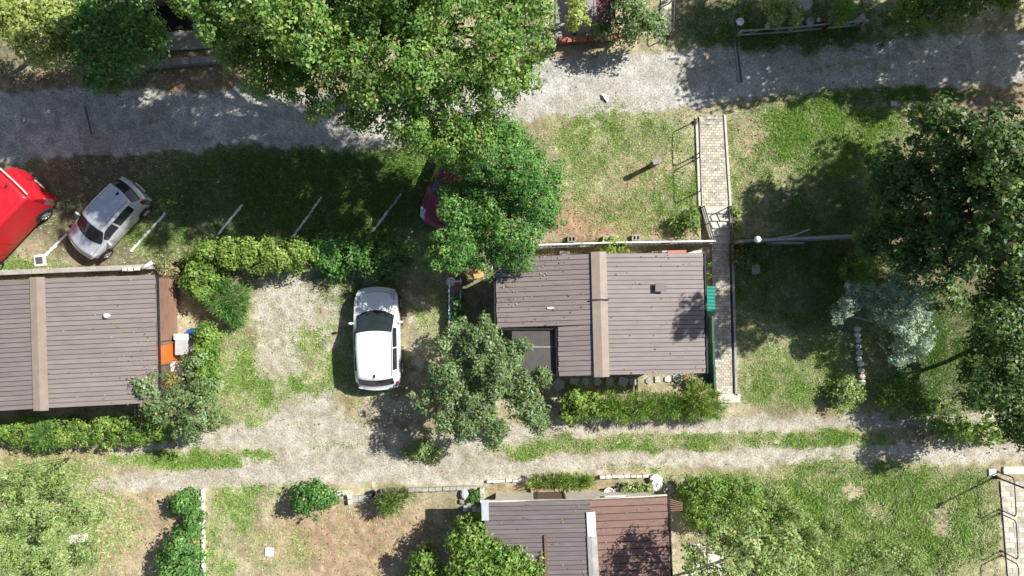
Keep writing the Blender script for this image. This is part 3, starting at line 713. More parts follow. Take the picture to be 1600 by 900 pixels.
plant('shrub', 'overgrown hedge at the right end of the track', 'shrub', (1480, 668), [(1470, 668, 0.5, 20, 0.4), (1500, 672, 0.5, 22, 0.4), (1545, 675, 0.6, 26, 0.5)], 2200, 'hedge', 131, 0.11, clump=0.24, per=26)
# --- around the left hut and the parking place
plant('hedge', 'sunlit yellow green hedge between the parking place and the driveway', 'hedge', (400, 405),
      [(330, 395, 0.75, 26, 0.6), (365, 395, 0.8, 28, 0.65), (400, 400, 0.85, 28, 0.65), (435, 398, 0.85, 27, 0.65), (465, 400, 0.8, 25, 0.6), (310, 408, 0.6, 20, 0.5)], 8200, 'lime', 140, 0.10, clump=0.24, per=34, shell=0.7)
plant('hedge', 'darker green hedge in shade beside the sunlit one', 'hedge', (560, 405),
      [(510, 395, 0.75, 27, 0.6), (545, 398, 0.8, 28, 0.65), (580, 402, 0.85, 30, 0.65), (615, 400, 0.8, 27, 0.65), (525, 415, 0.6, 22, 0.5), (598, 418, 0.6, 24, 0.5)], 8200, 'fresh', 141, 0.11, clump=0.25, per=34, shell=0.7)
plant('spiky_shrub', 'round bright green shrub with narrow radiating leaves beside the driveway', 'shrub', (360, 470),
      [(358, 468, 0.75, 34, 0.75), (368, 490, 0.55, 20, 0.5), (340, 455, 0.7, 24, 0.6)], 5200, 'fresh', 142, 0.13, clump=0.2, per=26, spiky=True, asp=0.17)
plant('shrub', 'arching leafy shrub beside the brown board wall of the left hut', 'shrub', (312, 440),
      [(310, 430, 0.9, 24, 0.7), (318, 455, 0.9, 22, 0.6), (300, 445, 0.8, 14, 0.5), (335, 430, 0.8, 20, 0.6)], 3600, 'hedge', 143, 0.11, clump=0.22, per=30)
plant('shrub', 'reddish brown low shrub at the corner of the left hut roof', 'shrub', (268, 424), [(268, 424, 0.4, 18, 0.3), (258, 420, 0.35, 12, 0.3)], 800, 'dry', 144, 0.09, clump=0.18, per=22)
plant('hedge', 'upright clipped hedge east of the left hut', 'hedge', (325, 575),
      [(325, 525, 0.8, 20, 0.7), (325, 550, 0.8, 21, 0.7), (325, 580, 0.8, 21, 0.7), (322, 610, 0.75, 22, 0.7)], 6500, 'hedge', 145, 0.095, clump=0.2, per=34, shell=0.7)
plant('small_tree', 'loose grey green small tree over the lower corner of the left hut', 'tree', (290, 625),
      [(285, 615, 2.0, 34), (310, 645, 2.7, 34), (255, 640, 2.3, 28), (225, 605, 2.6, 20, 0.35), (250, 600, 2.5, 24, 0.4), (295, 668, 2.4, 28), (325, 605, 1.8, 26), (335, 655, 2.4, 20), (300, 570, 1.5, 22)], 6800, 'grey', 146, 0.10, trunk=0.055, clump=0.24, per=45, stems=9)
plant('hedge', 'clipped bright green hedge along the bottom of the left hut', 'hedge', (110, 660),
      [(-44, 677, 0.85, 24, 0.62), (-14, 677, 0.85, 24, 0.62), (16, 676, 0.85, 24, 0.62), (46, 675, 0.85, 24, 0.62), (76, 675, 0.85, 24, 0.62), (106, 674, 0.85, 24, 0.62), (136, 674, 0.85, 24, 0.62), (166, 673, 0.85, 24, 0.62), (196, 672, 0.85, 24, 0.62), (226, 672, 0.85, 24, 0.62), (256, 671, 0.85, 24, 0.62)], 14500, 'hedge', 147, 0.085, clump=0.19, per=38, shell=0.75)
plant('spiky_shrub', 'spiky blue green plant standing out of the clipped hedge', 'shrub', (75, 672),
      [(75, 680, 1.1, 22, 0.6), (72, 695, 0.7, 13, 0.4)], 2400, 'fresh', 148, 0.13, clump=0.18, per=24, spiky=True, asp=0.17)
plant('flowering_shrub', 'orange flowering bush below the white box at the left hut', 'flowers', (275, 598), [(268, 596, 1.0, 14, 0.5), (265, 605, 0.8, 12, 0.4)], 900, 'bloom', 149, 0.09, clump=0.15, per=20)
plant('shrub', 'small plant with rusty leaves beside the track below the left hut', 'shrub', (285, 668), [(287, 662, 0.6, 16, 0.35), (300, 675, 0.4, 14, 0.3)], 800, 'dry', 150, 0.09, clump=0.17, per=20)
# --- around the middle hut
plant('fruit_tree', 'spreading grey green fruit tree at the notched corner of the middle hut', 'tree', (752, 588),
      [(715, 545, 2.4, 36), (760, 535, 2.8, 38), (720, 600, 2.6, 44), (775, 590, 3.0, 46), (830, 600, 2.5, 30), (810, 630, 2.3, 36), (745, 645, 3.2, 42), (700, 645, 3.0, 34), (800, 550, 2.5, 28), (850, 585, 2.3, 16), (840, 650, 1.9, 26), (690, 575, 2.2, 24), (715, 510, 1.8, 18), (760, 505, 2.2, 16), (662, 625, 2.4, 22), (775, 675, 2.6, 26), (710, 675, 2.4, 18)],
      28000, 'grey', 160, 0.10, trunk=0.10, clump=0.23, per=38, asp=0.55, stems=8, inner=0.15, lobes=5)
plant('shrub', 'yellowish leafy bush at the left end of the hut hedge', 'shrub', (900, 632), [(900, 622, 0.75, 22, 0.55), (890, 645, 0.6, 18, 0.5), (920, 635, 0.7, 22, 0.5)], 2600, 'lime', 161, 0.115, clump=0.22, per=26)
plant('hedge', 'mixed green hedge below the middle hut', 'hedge', (1000, 635),
      [(945, 632, 0.7, 24, 0.55), (970, 636, 0.75, 25, 0.6), (1000, 634, 0.75, 25, 0.6), (1030, 636, 0.75, 24, 0.6), (1055, 634, 0.7, 22, 0.6)], 6600, 'hedge', 162, 0.105, clump=0.23, per=28, spiky=True, asp=0.24)
plant('conifer_shrub', 'round dense green conifer bush at the right end of the hut hedge', 'shrub', (1095, 620),
      [(1095, 625, 0.85, 32, 0.75), (1115, 635, 0.65, 22, 0.55), (1080, 640, 0.6, 22, 0.5)], 4800, 'hedge', 163, 0.11, clump=0.2, per=30, spiky=True, asp=0.2)
plant('climbing_shrub', 'yellow green climber on the white railed fence above the roof', 'shrub', (955, 388), [(955, 384, 0.9, 16, 0.5), (970, 384, 0.8, 12, 0.4), (942, 386, 0.7, 10, 0.4)], 1100, 'yellow', 164, 0.10, clump=0.17, per=22)
plant('shrub', 'thin climbing plant beside the roof at the path edge', 'shrub', (1098, 415), [(1102, 412, 0.6, 7, 0.5), (1104, 430, 0.6, 6, 0.5)], 420, 'thuja', 165, 0.08, clump=0.13, per=18)
plant('shrub', 'row of green plants in the white planter left of the middle hut', 'shrub', (713, 480), [(715, 470, 0.5, 7, 0.3), (716, 488, 0.5, 8, 0.3), (712, 500, 0.5, 9, 0.3)], 600, 'fresh', 166, 0.10, clump=0.13, per=18)
plant('shrub', 'weedy green tuft on the track below the fruit tree', 'shrub', (660, 703), [(658, 700, 0.18, 20, 0.15), (675, 708, 0.15, 16, 0.13), (640, 708, 0.13, 13, 0.1)], 1300, 'weed', 167, 0.09, clump=0.2, per=20)
plant('shrub', 'yellow orange weeds at the corner below the middle hut', 'shrub', (1085, 598), [(1078, 590, 0.3, 12, 0.25), (1090, 600, 0.35, 12, 0.3)], 520, 'dry', 168, 0.09, clump=0.15, per=18)
# --- bottom
plant('shrub', 'bright green round bush left of the block wall on the brown plot', 'shrub', (488, 772), [(488, 783, 0.9, 26, 0.7), (500, 772, 0.8, 22, 0.6), (475, 778, 0.8, 20, 0.55), (520, 778, 0.5, 12, 0.35)], 3000, 'fresh', 170, 0.11, clump=0.24, per=28)
plant('shrub', 'olive green spiky bush beside the block wall on the brown plot', 'shrub', (608, 775), [(612, 783, 0.8, 22, 0.6), (630, 778, 0.7, 18, 0.45), (600, 790, 0.6, 14, 0.45)], 2000, 'thuja', 171, 0.12, clump=0.2, per=22, spiky=True, asp=0.2)
plant('shrub', 'dark green bush at the top of the pale kerb, bottom left', 'shrub', (292, 782), [(292, 782, 0.8, 20, 0.6), (302, 802, 0.6, 15, 0.4), (276, 796, 0.5, 13, 0.4), (303, 818, 0.6, 13, 0.45)], 2300, 'fresh', 172, 0.11, clump=0.23, per=26)
plant('shrub', 'large leafy bush beside the pale kerb on the bottom edge', 'shrub', (290, 850), [(288, 852, 1.2, 25, 0.8), (278, 884, 1.2, 28, 0.8), (298, 834, 1.0, 17, 0.6), (262, 872, 0.9, 17, 0.5), (300, 872, 1.0, 18, 0.6), (296, 910, 1.0, 28, 0.7)], 5200, 'fresh', 173, 0.12, clump=0.27, per=30)
plant('broadleaf_tree', 'bright green tree growing over the left end of the bottom hut', 'tree', (745, 850),
      [(735, 840, 2.2, 34), (755, 860, 2.5, 30), (735, 890, 2.3, 42), (720, 815, 1.6, 14), (790, 880, 2.6, 36), (825, 890, 2.5, 32), (760, 920, 2.5, 50), (810, 865, 2.4, 18), (745, 815, 1.8, 12)], 11500, 'hedge', 174, 0.13, trunk=0.08, clump=0.3, per=30, asp=0.5)
plant('shrub', 'bright green bush on the bottom edge left of the hut tree', 'shrub', (660, 875), [(665, 872, 1.3, 22, 0.7), (675, 892, 1.3, 24, 0.7), (655, 900, 1.1, 26, 0.6)], 2800, 'hedge', 175, 0.12, clump=0.25, per=28)
plant('hedge', 'short strip of bright green hedge above the bottom hut', 'hedge', (875, 752), [(838, 753, 0.35, 13, 0.35), (858, 752, 0.4, 13, 0.35), (878, 751, 0.4, 13, 0.35), (898, 751, 0.4, 13, 0.35), (918, 750, 0.35, 13, 0.35)], 2400, 'hedge', 176, 0.10, clump=0.16, per=24, spiky=True, asp=0.25)
plant('hedge', 'big clipped olive green hedge block right of the bottom hut', 'hedge', (1125, 785),
      [(1080, 770, 0.95, 22, 0.8), (1110, 770, 1.0, 26, 0.85), (1145, 770, 1.0, 28, 0.85), (1175, 772, 0.95, 22, 0.8), (1085, 800, 0.9, 22, 0.8), (1120, 800, 0.95, 28, 0.8), (1160, 805, 0.9, 28, 0.8)], 13000, 'hedge', 177, 0.085, clump=0.22, per=36, shell=0.72)
plant('small_tree', 'thin sparse grey green tree in the bottom edge right of the hut', 'tree', (1140, 870),
      [(1118, 838, 5.2, 30), (1170, 850, 5.4, 38), (1082, 868, 5.0, 24), (1205, 885, 5.0, 40), (1150, 905, 5.6, 46), (1225, 845, 4.4, 26), (1100, 905, 5.4, 36), (1120, 960, 5.6, 60), (1180, 810, 4.6, 22), (1250, 880, 4.6, 30)], 9800, 'weed', 178, 0.105, trunk=0.06, clump=0.24, per=32, stems=10, inner=0.3)
plant('weedy_shrub', 'loose pale yellow green bush filling the bottom left corner', 'shrub', (50, 800),
      [(45, 742, 2.3, 38, 0.8), (90, 755, 1.1, 32, 0.6), (30, 800, 2.8, 42, 0.9), (85, 815, 1.8, 32, 0.7), (20, 862, 2.8, 40, 0.9), (80, 878, 2.0, 36, 0.7), (130, 800, 0.5, 26, 0.35), (140, 865, 0.5, 28, 0.35), (-25, 780, 1.8, 44, 0.9)], 15000, 'weed', 179, 0.095, clump=0.22, per=26, asp=0.45, lobes=6, stems=2)
plant('weedy_shrub', 'tall pale yellow weeds right of the clipped hedge block', 'shrub', (1250, 800),
      [(1215, 775, 0.7, 28, 0.5), (1240, 805, 0.8, 32, 0.5), (1232, 850, 0.9, 34, 0.5), (1278, 845, 0.5, 30, 0.35), (1292, 880, 0.5, 32, 0.35), (1240, 890, 0.8, 34, 0.5), (1310, 830, 0.3, 24, 0.22)], 8000, 'weed', 180, 0.09, clump=0.2, per=22, asp=0.4, lobes=5)
plant('weedy_shrub', 'low leafy weeds on the bottom edge of the right hand lawn', 'shrub', (1390, 875),
      [(1340, 885, 0.22, 34, 0.18), (1385, 870, 0.25, 34, 0.2), (1425, 885, 0.25, 36, 0.2), (1480, 880, 0.2, 30, 0.16)], 3200, 'weed', 181, 0.085, clump=0.22, per=20, asp=0.4)

# ------------------------------------------------------------------ huts
def lerp(a, b, t): return a + (b - a) * t
def roof_side(root, off, ridge, eave, n, mat, gapmat, t_full=1.0, eave2=None, th=0.045, name='roof_panel'):
    """ridge, eave: pairs of world points (top end, bottom end); n sheets side by side, seams run down the slope"""
    mb = MB(off)
    for i in range(n):
        t0, t1 = i / n, (i + 1) / n
        e = eave if (eave2 is None or (t0 + t1) / 2 < t_full) else eave2
        g = 0.055 if i % 1 == 0 else 0
        a0 = lerp(*ridge, t0 + g / n); a1 = lerp(*ridge, t1 - g / n); b0 = lerp(*e, t0 + g / n); b1 = lerp(*e, t1 - g / n)
        xt = (b0 - a0).normalized() * R.uniform(-0.02, 0.012); b0 = b0 + xt; b1 = b1 + xt
        w = (a1 - a0).length
        upv = Vector((0, 0, th)); j = Vector((0, 0, R.uniform(-0.004, 0.004)))
        # shallow pan with a raised lip along one edge
        pan = MB(off)
        pan.hexa([a0 + j, b0 + j, b1 + j, a1 + j], [a0 + upv + j, b0 + upv + j, b1 + upv * 0.82 + j, a1 + upv * 0.82 + j])
        pan.build(name, mat, root)
        a0 = lerp(*ridge, t0); a1 = lerp(*ridge, t1); b0 = lerp(*e, t0); b1 = lerp(*e, t1); dn = Vector((0, 0, -0.03)); sh = (a0 - b0).normalized() * 0.02
        mb.hexa([a0 + dn, b0 + dn + sh, b1 + dn + sh, a1 + dn], [a0 + dn * 0.2, b0 + dn * 0.2 + sh, b1 + dn * 0.2 + sh, a1 + dn * 0.2])
    mb.build('roof_underlay', gapmat, root)
def ridge_cap(root, off, r0, r1, wl, wr, drop, mat, name='ridge_cap'):
    mb = MB(off); d = (r1 - r0).normalized(); s = Vector((-d.y, d.x, 0)).normalized()
    if s.x < 0: s = -s
    u = Vector((0, 0, 0.10)); dn = Vector((0, 0, 0.10 - drop))
    mb.hexa([r0 - s * wl + dn, r0 + u, r1 + u, r1 - s * wl + dn], [r0 - s * wl + dn + Vector((0, 0, .02)), r0 + u + Vector((0, 0, .02)), r1 + u + Vector((0, 0, .02)), r1 - s * wl + dn + Vector((0, 0, .02))])
    mb.hexa([r0 + u, r0 + s * wr + dn, r1 + s * wr + dn, r1 + u], [r0 + u + Vector((0, 0, .02)), r0 + s * wr + dn + Vector((0, 0, .02)), r1 + s * wr + dn + Vector((0, 0, .02)), r1 + u + Vector((0, 0, .02))])
    return mb.build(name, mat, root)
def walls(root, off, pts, z0, z1, mat):
    mb = MB(off); mb.prism([(p.x, p.y) for p in pts], z0, z1); return mb.build('wall', mat, root)
def opening(root, off, a, b, z0, z1, out, frame, glass, name='window'):
    """window or door between two ground points of a wall; out = outward direction"""
    d = (b - a); l = d.length; ang = math.atan2(d.y, d.x); c = (a + b) / 2
    mb = MB(off); o = Vector(out) * 0.03
    for dz in (z0, z1): mb.box((c.x + o.x, c.y + o.y, dz), (l, 0.06, 0.07), ang)
    for q in (a, b): mb.box((q.x + o.x, q.y + o.y, (z0 + z1) / 2), (0.07, 0.07, z1 - z0 + 0.07), ang)
    w = mb.build(name, frame, root)
    mb = MB(off); mb.box((c.x + o.x * .5, c.y + o.y * .5, (z0 + z1) / 2), (l - 0.06, 0.03, z1 - z0 - 0.06), ang); mb.build('pane' if name == 'window' else 'door_leaf', glass, w)
    return w

ZE, ZR = 2.45, 2.95
# middle hut -----------------------------------------------------
o1 = P(950, 490, 0)
h1 = empty('hut', o1, 'middle hut with striped brown roof and a low dark flat roof in its notched corner', 'hut')
r0, r1 = P(936, 396, ZR), P(941, 586, ZR)
roof_side(h1, o1, (r0, r1), (P(1098, 395, ZE), P(1102, 583, ZE)), 27, M['roof'], M['roofgap'])
tf = 0.577
roof_side(h1, o1, (r0, r1), (P(774, 403, ZE), P(778, 590, ZE)), 24, M['roof'], M['roofgap'], tf, (P(868, 402, 2.68), P(873, 588, 2.68)))
ridge_cap(h1, o1, r0 + Vector((0, 0.06, 0)), r1 - Vector((0, 0.06, 0)), 0.30, 0.25, 0.045, M['ridge'])
mb = MB(o1); c = lerp(r0, r1, 0.38); mb.box(c + Vector((-0.02, 0, 0.125)), (0.62, 0.05, 0.03)); mb.build('ridge_joint', M['darkmetal'], h1)
for nm, a, b in (('gutter', P(1101, 395, ZE - .05), P(1105, 583, ZE - .05)), ('gutter', P(772, 403, ZE - .05), P(774, 511, ZE - .05)), ('gutter', P(869, 513, 2.62), P(871, 588, 2.62))):
    mb = MB(o1); mb.tube([a, b], 0.055, 6); mb.build(nm, M['darkmetal'], h1)
mb = MB(o1); mb.box((P(820, 512, 2.52).x, P(820, 512, 2.52).y - 0.05, 2.50), (2.2, 0.05, 0.14), 0.0, None); mb.build('fascia_board', M['darkmetal'], h1)
gp = lambda x, y: P(x, y, 0)
walls(h1, o1, [gp(806, 412), gp(1058, 405), gp(1062, 558), gp(880, 562), gp(878, 496), gp(808, 498)], 0, 2.42, M['wall'])
opening(h1, o1, gp(905, 563), gp(945, 562), 1.0, 2.0, (0, -1, 0), M['woodwall'], M['glass'])
opening(h1, o1, gp(990, 561), gp(1030, 560), 1.0, 2.0, (0, -1, 0), M['woodwall'], M['glass'])
opening(h1, o1, gp(820, 499), gp(850, 499), 0.06, 2.05, (0, -1, 0), M['woodwall'], M['woodwall'], 'door')
opening(h1, o1, gp(1060, 440), gp(1061, 480), 0.06, 2.05, (1, 0, 0), M['woodwall'], M['woodwall'], 'door')
mb = MB(o1); q = P(1032, 449, 2.85); mb.box(q - Vector((0, 0, .06)), (0.34, 0.24, 0.18)); ch = mb.build('roof_vent', M['rust'], h1, bevel=0.02)
mb = MB(o1); mb.box(q + Vector((0, 0, 0.055)), (0.40, 0.30, 0.04)); mb.build('vent_cap', M['greyroof'], ch)
mb = MB(o1); mb.box(P(860, 481, 2.76), (0.22, 0.06, 0.05), 0.05); mb.build('roof_clip', M['white'], h1)
# lower flat roof in the notch
for a, b in ((514, 541), (543, 584)):
    mb = MB(o1); q = [P(800, a, 2.45), P(869, a, 2.45), P(869, b, 2.45), P(800, b, 2.45)]; mb.prism([v[:2] for v in q], 2.39, 2.45); mb.build('flat_roof_sheet', M['felt'], h1)
mb = MB(o1); q = [P(800, 541, 2.45), P(868, 541, 2.45), P(868, 543, 2.45), P(800, 543, 2.45)]; mb.prism([v[:2] for v in q], 2.38, 2.455); mb.build('sheet_joint', M['slab'], h1)
for q in ((806, 578), (866, 576)):
    mb = MB(o1); p = P(*q, 2.4); mb.box((p.x, p.y, 1.19), (.1, .1, 2.39)); mb.build('roof_post', M['woodwall'], h1)
# left hut -------------------------------------------------------
o2 = P(90, 535, 0)
h2 = empty('hut', o2, 'left hut with striped brown roof cut by the left edge of the picture', 'hut')
r0, r1 = P(60, 436, ZR), P(66, 638, ZR)
roof_side(h2, o2, (r0, r1), (P(243, 429, ZE), P(248, 629, ZE)), 27, M['roof'], M['roofgap'])
roof_side(h2, o2, (r0, r1), (P(-135, 446, ZE), P(-128, 650, ZE)), 27, M['roof'], M['roofgap'])
ridge_cap(h2, o2, r0 + Vector((0, 0.07, 0)), r1 - Vector((0, 0.07, 0)), 0.27, 0.27, 0.045, M['ridge'])
mb = MB(o2); mb.tube([P(246, 429, ZE - .05), P(251, 629, ZE - .05)], 0.055, 6); mb.build('gutter', M['darkmetal'], h2)
mb = MB(o2); mb.tube([P(-138, 446, ZE - .05), P(-131, 650, ZE - .05)], 0.055, 6); mb.build('gutter', M['darkmetal'], h2)
walls(h2, o2, [gp(-60, 448), gp(275, 434), gp(280, 600), gp(-55, 614)], 0, 2.42, M['woodwall'])
opening(h2, o2, gp(278.8, 533), gp(279.6, 563), 0.06, 2.15, (1, 0, 0), M['deck'], M['orange'], 'door')
mb = MB(o2); q = P(169, 493, 2.72); mb.lathe(q, [(0.06, -0.06), (0.06, 0.10), (0.09, 0.10), (0.09, 0.16), (0.03, 0.2)], 10); mb.build('roof_vent', M['white'], h2)
# bottom hut -----------------------------------------------------
o3 = P(890, 850, 0)
h3 = empty('hut', o3, 'bottom hut with half grey and half red roof under tree shade', 'hut')
r0, r1 = P(921, 781, 2.75), P(930, 960, 2.75)
roof_side(h3, o3, (r0, r1), (P(757, 784, 2.5), P(762, 965, 2.5)), 25, M['greyroof'], M['roofgap'])
roof_side(h3, o3, (r0, r1), (P(1042, 776, 2.4), P(1050, 955, 2.4)), 16, M['redroof'], M['roofgap'])
a, b = lerp(r0, r1, 0.10), lerp(r0, r1, 0.31)
ridge_cap(h3, o3, a, b, 0.14, 0.17, 0.03, M['white'], 'ridge_cap')
ridge_cap(h3, o3, b, r1, 0.16, 0.2, 0.03, M['concrete'], 'ridge_cap')
mb = MB(o3); mb.box(P(853, 875, 2.72), (0.09, 1.8, 0.06), 0.03); mb.build('roof_batten', M['rust'], h3)
mb = MB(o3); mb.tube([P(1044, 776, 2.38), P(1052, 955, 2.38)], 0.05, 6); mb.build('gutter', M['darkmetal'], h3)
mb = MB(o3); mb.box(P(840, 782, 2.54), (4.0, 0.06, 0.10), 0.01); mb.build('fascia_board', M['paleconcrete'], h3)
mb = MB(o3); mb.box(P(980, 777, 2.5), (2.9, 0.05, 0.08), 0.06); mb.build('fascia_board', M['paleconcrete'], h3)
mb = MB(o3); mb.box(P(758, 797, 2.6), (0.26, 0.75, 0.05), 0.02); mb.build('white_flashing', M['greytarp'], h3)
walls(h3, o3, [gp(775, 770), gp(1012, 764), gp(1018, 915), gp(778, 918)], 0, 2.36, M['wall'])
opening(h3, o3, gp(840, 768), gp(880, 767), 0.06, 2.0, (0, 1, 0), M['woodwall'], M['woodwall'], 'door')
opening(h3, o3, gp(940, 765.5), gp(975, 764.6), 1.0, 1.9, (0, 1, 0), M['white'], M['glass'])
mb = MB(o3)
for i in range(6):
    a = P(1046 + i * 0.3, 780 + i * 3.6, 1.95); b = P(1066, 786 + i * 2.2, 1.7); mb.tube([a, b], 0.022, 5)
mb.build('trellis', M['rust'], h3)

def roof_litter(root, off, quad, n, seed, bias):
    """dry leaves blown onto a roof slope; quad = ridge top, ridge bottom, eave bottom, eave top"""
    g = rng(seed); u = g.random(n) ** bias[0]; v = g.random(n) ** bias[1]
    a, b, c, d = [np.array(q) for q in quad]
    p = (a * (1 - v)[:, None] + b * v[:, None]) * (1 - u)[:, None] + (d * (1 - v)[:, None] + c * v[:, None]) * u[:, None]
    p[:, 2] += 0.06
    vv, q = leaf_quads(p, np.array([0, 0, 1.0]) + g.normal(0, .25, (n, 3)), g.uniform(.04, .10, n), g.uniform(.4, .7, n), g)
    pal = np.array([(0.30, 0.17, 0.09), (0.42, 0.30, 0.15), (0.16, 0.10, 0.06), (0.36, 0.33, 0.14)])
    o = link('leaf_litter', np_mesh('leaf_litter', vv - np.array(off), q, pal[g.integers(0, 4, n)]), M['grass'], root); o['kind'] = 'stuff'
roof_litter(h1, o1, (P(936, 396, ZR), P(936, 510, ZR), P(776, 510, ZE), P(774, 403, ZE)), 150, 1, (.5, 1.8))
roof_litter(h1, o1, (P(936, 396, ZR), P(941, 586, ZR), P(1102, 583, ZE), P(1098, 395, ZE)), 60, 2, (.8, .8))
roof_litter(h2, o2, (P(60, 436, ZR), P(66, 638, ZR), P(248, 629, ZE), P(243, 429, ZE)), 130, 3, (.4, .5))
roof_litter(h3, o3, (P(921, 781, 2.75), P(930, 960, 2.75), P(1050, 955, 2.4), P(1042, 776, 2.4)), 160, 4, (.7, .7))
roof_litter(h3, o3, (P(921, 781, 2.75), P(930, 960, 2.75), P(762, 965, 2.5), P(757, 784, 2.5)), 110, 5, (.8, .6))
# ------------------------------------------------------------------ cars
def curve(pts):
    p = np.array(pts, float)
    return lambda t: float(np.interp(t, p[:, 0], p[:, 1]))
def smoothc(pts):
    p = np.array(pts, float); tt = np.linspace(0, 1, 241); y = np.interp(tt, p[:, 0], p[:, 1])
    k = np.ones(9) / 9; y2 = np.convolve(np.pad(y, 4, mode='edge'), k, 'valid')
    return lambda t: float(np.interp(t, tt, y2))
def make_car(label, cat, loc, rz, L, W, HH, paint, w, zb, zt, wt, ws, rw, sidew, wheels, bumper=None, rear_glass=True, name='parked_car', wr=0.30, rails=False, plan=(0.20, -0.14), z0=0.2):
    root = empty(name, loc, label, cat, None, rz)
    w, zb, zt, wt = smoothc(w), smoothc(zb), smoothc(zt), smoothc(wt)
    nt = 84; hw = W / 2
    def sect(t):
        a = hw * w(t); b = a * 0.965; top = min(hw * wt(t), b * 0.985); h = zt(t) * HH; s = min(zb(t) * HH, h - 0.03)
        lo = z0 + 0.10 * (max(0, 0.06 - t) + max(0, t - 0.94)) / 0.06
        pts = [(0, h), (0.3 * top, h - 0.004), (0.6 * top, h - 0.014), (0.84 * top, h - 0.03), (top, h - 0.06)]
        x5, z5 = top, h - 0.06
        for f in (0.12, 0.45, 0.80, 0.92): pts.append((lerp(x5, b, f), lerp(z5, s, f)))
        pts += [(b, s), (a * 0.995, s - 0.05 * HH), (a, s * 0.62 + 0.1), (a * 0.99, 0.38), (a * 0.965, lo + 0.06), (a * 0.93, lo)]
        return pts
    grid = []
    for i in range(nt + 1):
        t = i / nt; row = []
        sc = sect(t)
        for sgn, seq in ((-1, list(reversed(sc))), (1, sc[1:])):
            for x, z in seq:
                k = lerp(plan[0], plan[1], sst(0.2, 0.85, np.array(t)) * 1.0)
                y = L / 2 - t * L - float(k) * (1 + 0.7 * math.exp(-((t - 0.27) / 0.12) ** 2)) * (x / hw) ** 2
                row.append(Vector((sgn * x, y, z)))
        grid.append(row)
    nv = len(grid[0]); mid = nv // 2
    def seg(j): return abs(j + 0.5 - mid)      # distance from the roof centre line in segments
    part_of = {}
    def cls(i, j):
        t = (i + 0.5) / nt; s = seg(j) - 0.5
        if ws[0] < t < ws[1] and s <= 3.1: return 'windshield'
        if rear_glass and rw[0] < t < rw[1] and s <= 3.1: return 'rear_window'
        for k, (a, b) in enumerate(sidew):
            if a < t < b and 5 <= s <= 6: return 'side_window' + ('L' if j < mid else 'R') + str(k)
        if 0.015 < t < 0.10 and 3 <= s <= 8: return 'headlight' + ('L' if j < mid else 'R')
        if 0.94 < t < 0.985 and 6 <= s <= 9: return 'tail_light' + ('L' if j < mid else 'R')
        if bumper and (t > 0.955 or t < 0.03) and s >= 9: return 'bumperF' if t < 0.5 else 'bumperR'
        return 'body'
    groups = {}
    for i in range(nt):
        for j in range(nv - 1): groups.setdefault(cls(i, j), []).append((i, j))
    mats = {'body': paint, 'wind': M['glass'], 'rear': M['glass'], 'side': M['glass'], 'head': M['lamp'], 'tail': M['taillamp'], 'bump': bumper}
    names = {'body': 'body', 'wind': 'windshield', 'rear': 'rear_window', 'side': 'side_window', 'head': 'headlight', 'tail': 'tail_light', 'bump': 'bumper'}
    for key, cells in groups.items():
        idx = {}; vs = []; fs = []
        for i, j in cells:
            f = []
            for a, b in ((i, j), (i, j + 1), (i + 1, j + 1), (i + 1, j)):
                if (a, b) not in idx: idx[(a, b)] = len(vs); vs.append(grid[a][b])
                f.append(idx[(a, b)])
            fs.append(tuple(f))
        mb = MB(); mb.v = vs; mb.f = [tuple(reversed(f)) for f in fs]
        if key == 'body':
            mb.add([(p.x * 0.93, p.y, z0 + 0.02) for p in (grid[0][0], grid[0][-1], grid[nt][-1], grid[nt][0])], [(0, 1, 2, 3)])
            for i in (0, nt): mb.add(grid[i], [tuple(range(nv)) if i else tuple(range(nv - 1, -1, -1))])
        ob = mb.build(names[key[:4]], mats[key[:4]], root, True)
    # black rubber seals around the glass, wipers, seams
    mb = MB()
    for (a, b), lim in (((ws[0], ws[1]), 4), ((rw[0], rw[1]), 4)):
        if b == rw[1] and not rear_glass: continue
        for t in (a, b):
            i = int(round(t * nt)); mb.tube([grid[i][j] + Vector((0, 0, 0.003)) for j in range(mid - lim, mid + lim + 1)], 0.012, 4)
        for j in (mid - lim, mid + lim): mb.tube([grid[i][j] + Vector((0, 0, 0.003)) for i in range(int(round(a * nt)), int(round(b * nt)) + 1)], 0.011, 4)
    mb.build('window_seal', M['trim'], root)['kind'] = 'stuff'
    mb = MB()
    iw = int(round(ws[0] * nt)) + 1
    for x0, x1 in ((-0.42, 0.05), (0.0, 0.48)):
        pa = min(grid[iw], key=lambda p: abs(p.x - x0 * hw)); pb = min(grid[iw + 2], key=lambda p: abs(p.x - x1 * hw))
        mb.tube([pa + Vector((0, 0, .015)), pb + Vector((0, 0, .02))], 0.011, 4)
    mb.build('wiper', M['trim'], root)['kind'] = 'stuff'
    mb = MB()
    ih = int(round((ws[0] - 0.02) * nt))
    for j in (mid - 4, mid + 4): mb.tube([grid[i][j] + Vector((0, 0, .001)) for i in range(5, ih)], 0.007, 4)
    mb.tube([grid[4][j] + Vector((0, 0, .002)) for j in range(mid - 4, mid + 5)], 0.007, 4)
    if not rails:
        for j in (mid - 3, mid + 3): mb.tube([grid[i][j] + Vector((0, 0, .002)) for i in range(int(ws[1] * nt) + 1, int(rw[0] * nt) - 1)], 0.007, 4)
    for t in [s[0] for s in sidew] + [sidew[-1][1]] if sidew else []:
        i = int(round(t * nt)); 
        for sg in (1, -1): mb.tube([grid[i][mid + sg * k] + Vector((sg * .002, 0, 0)) for k in range(8, 14)], 0.006, 4)
    mb.build('body_seam', M['trim'], root)['kind'] = 'stuff'
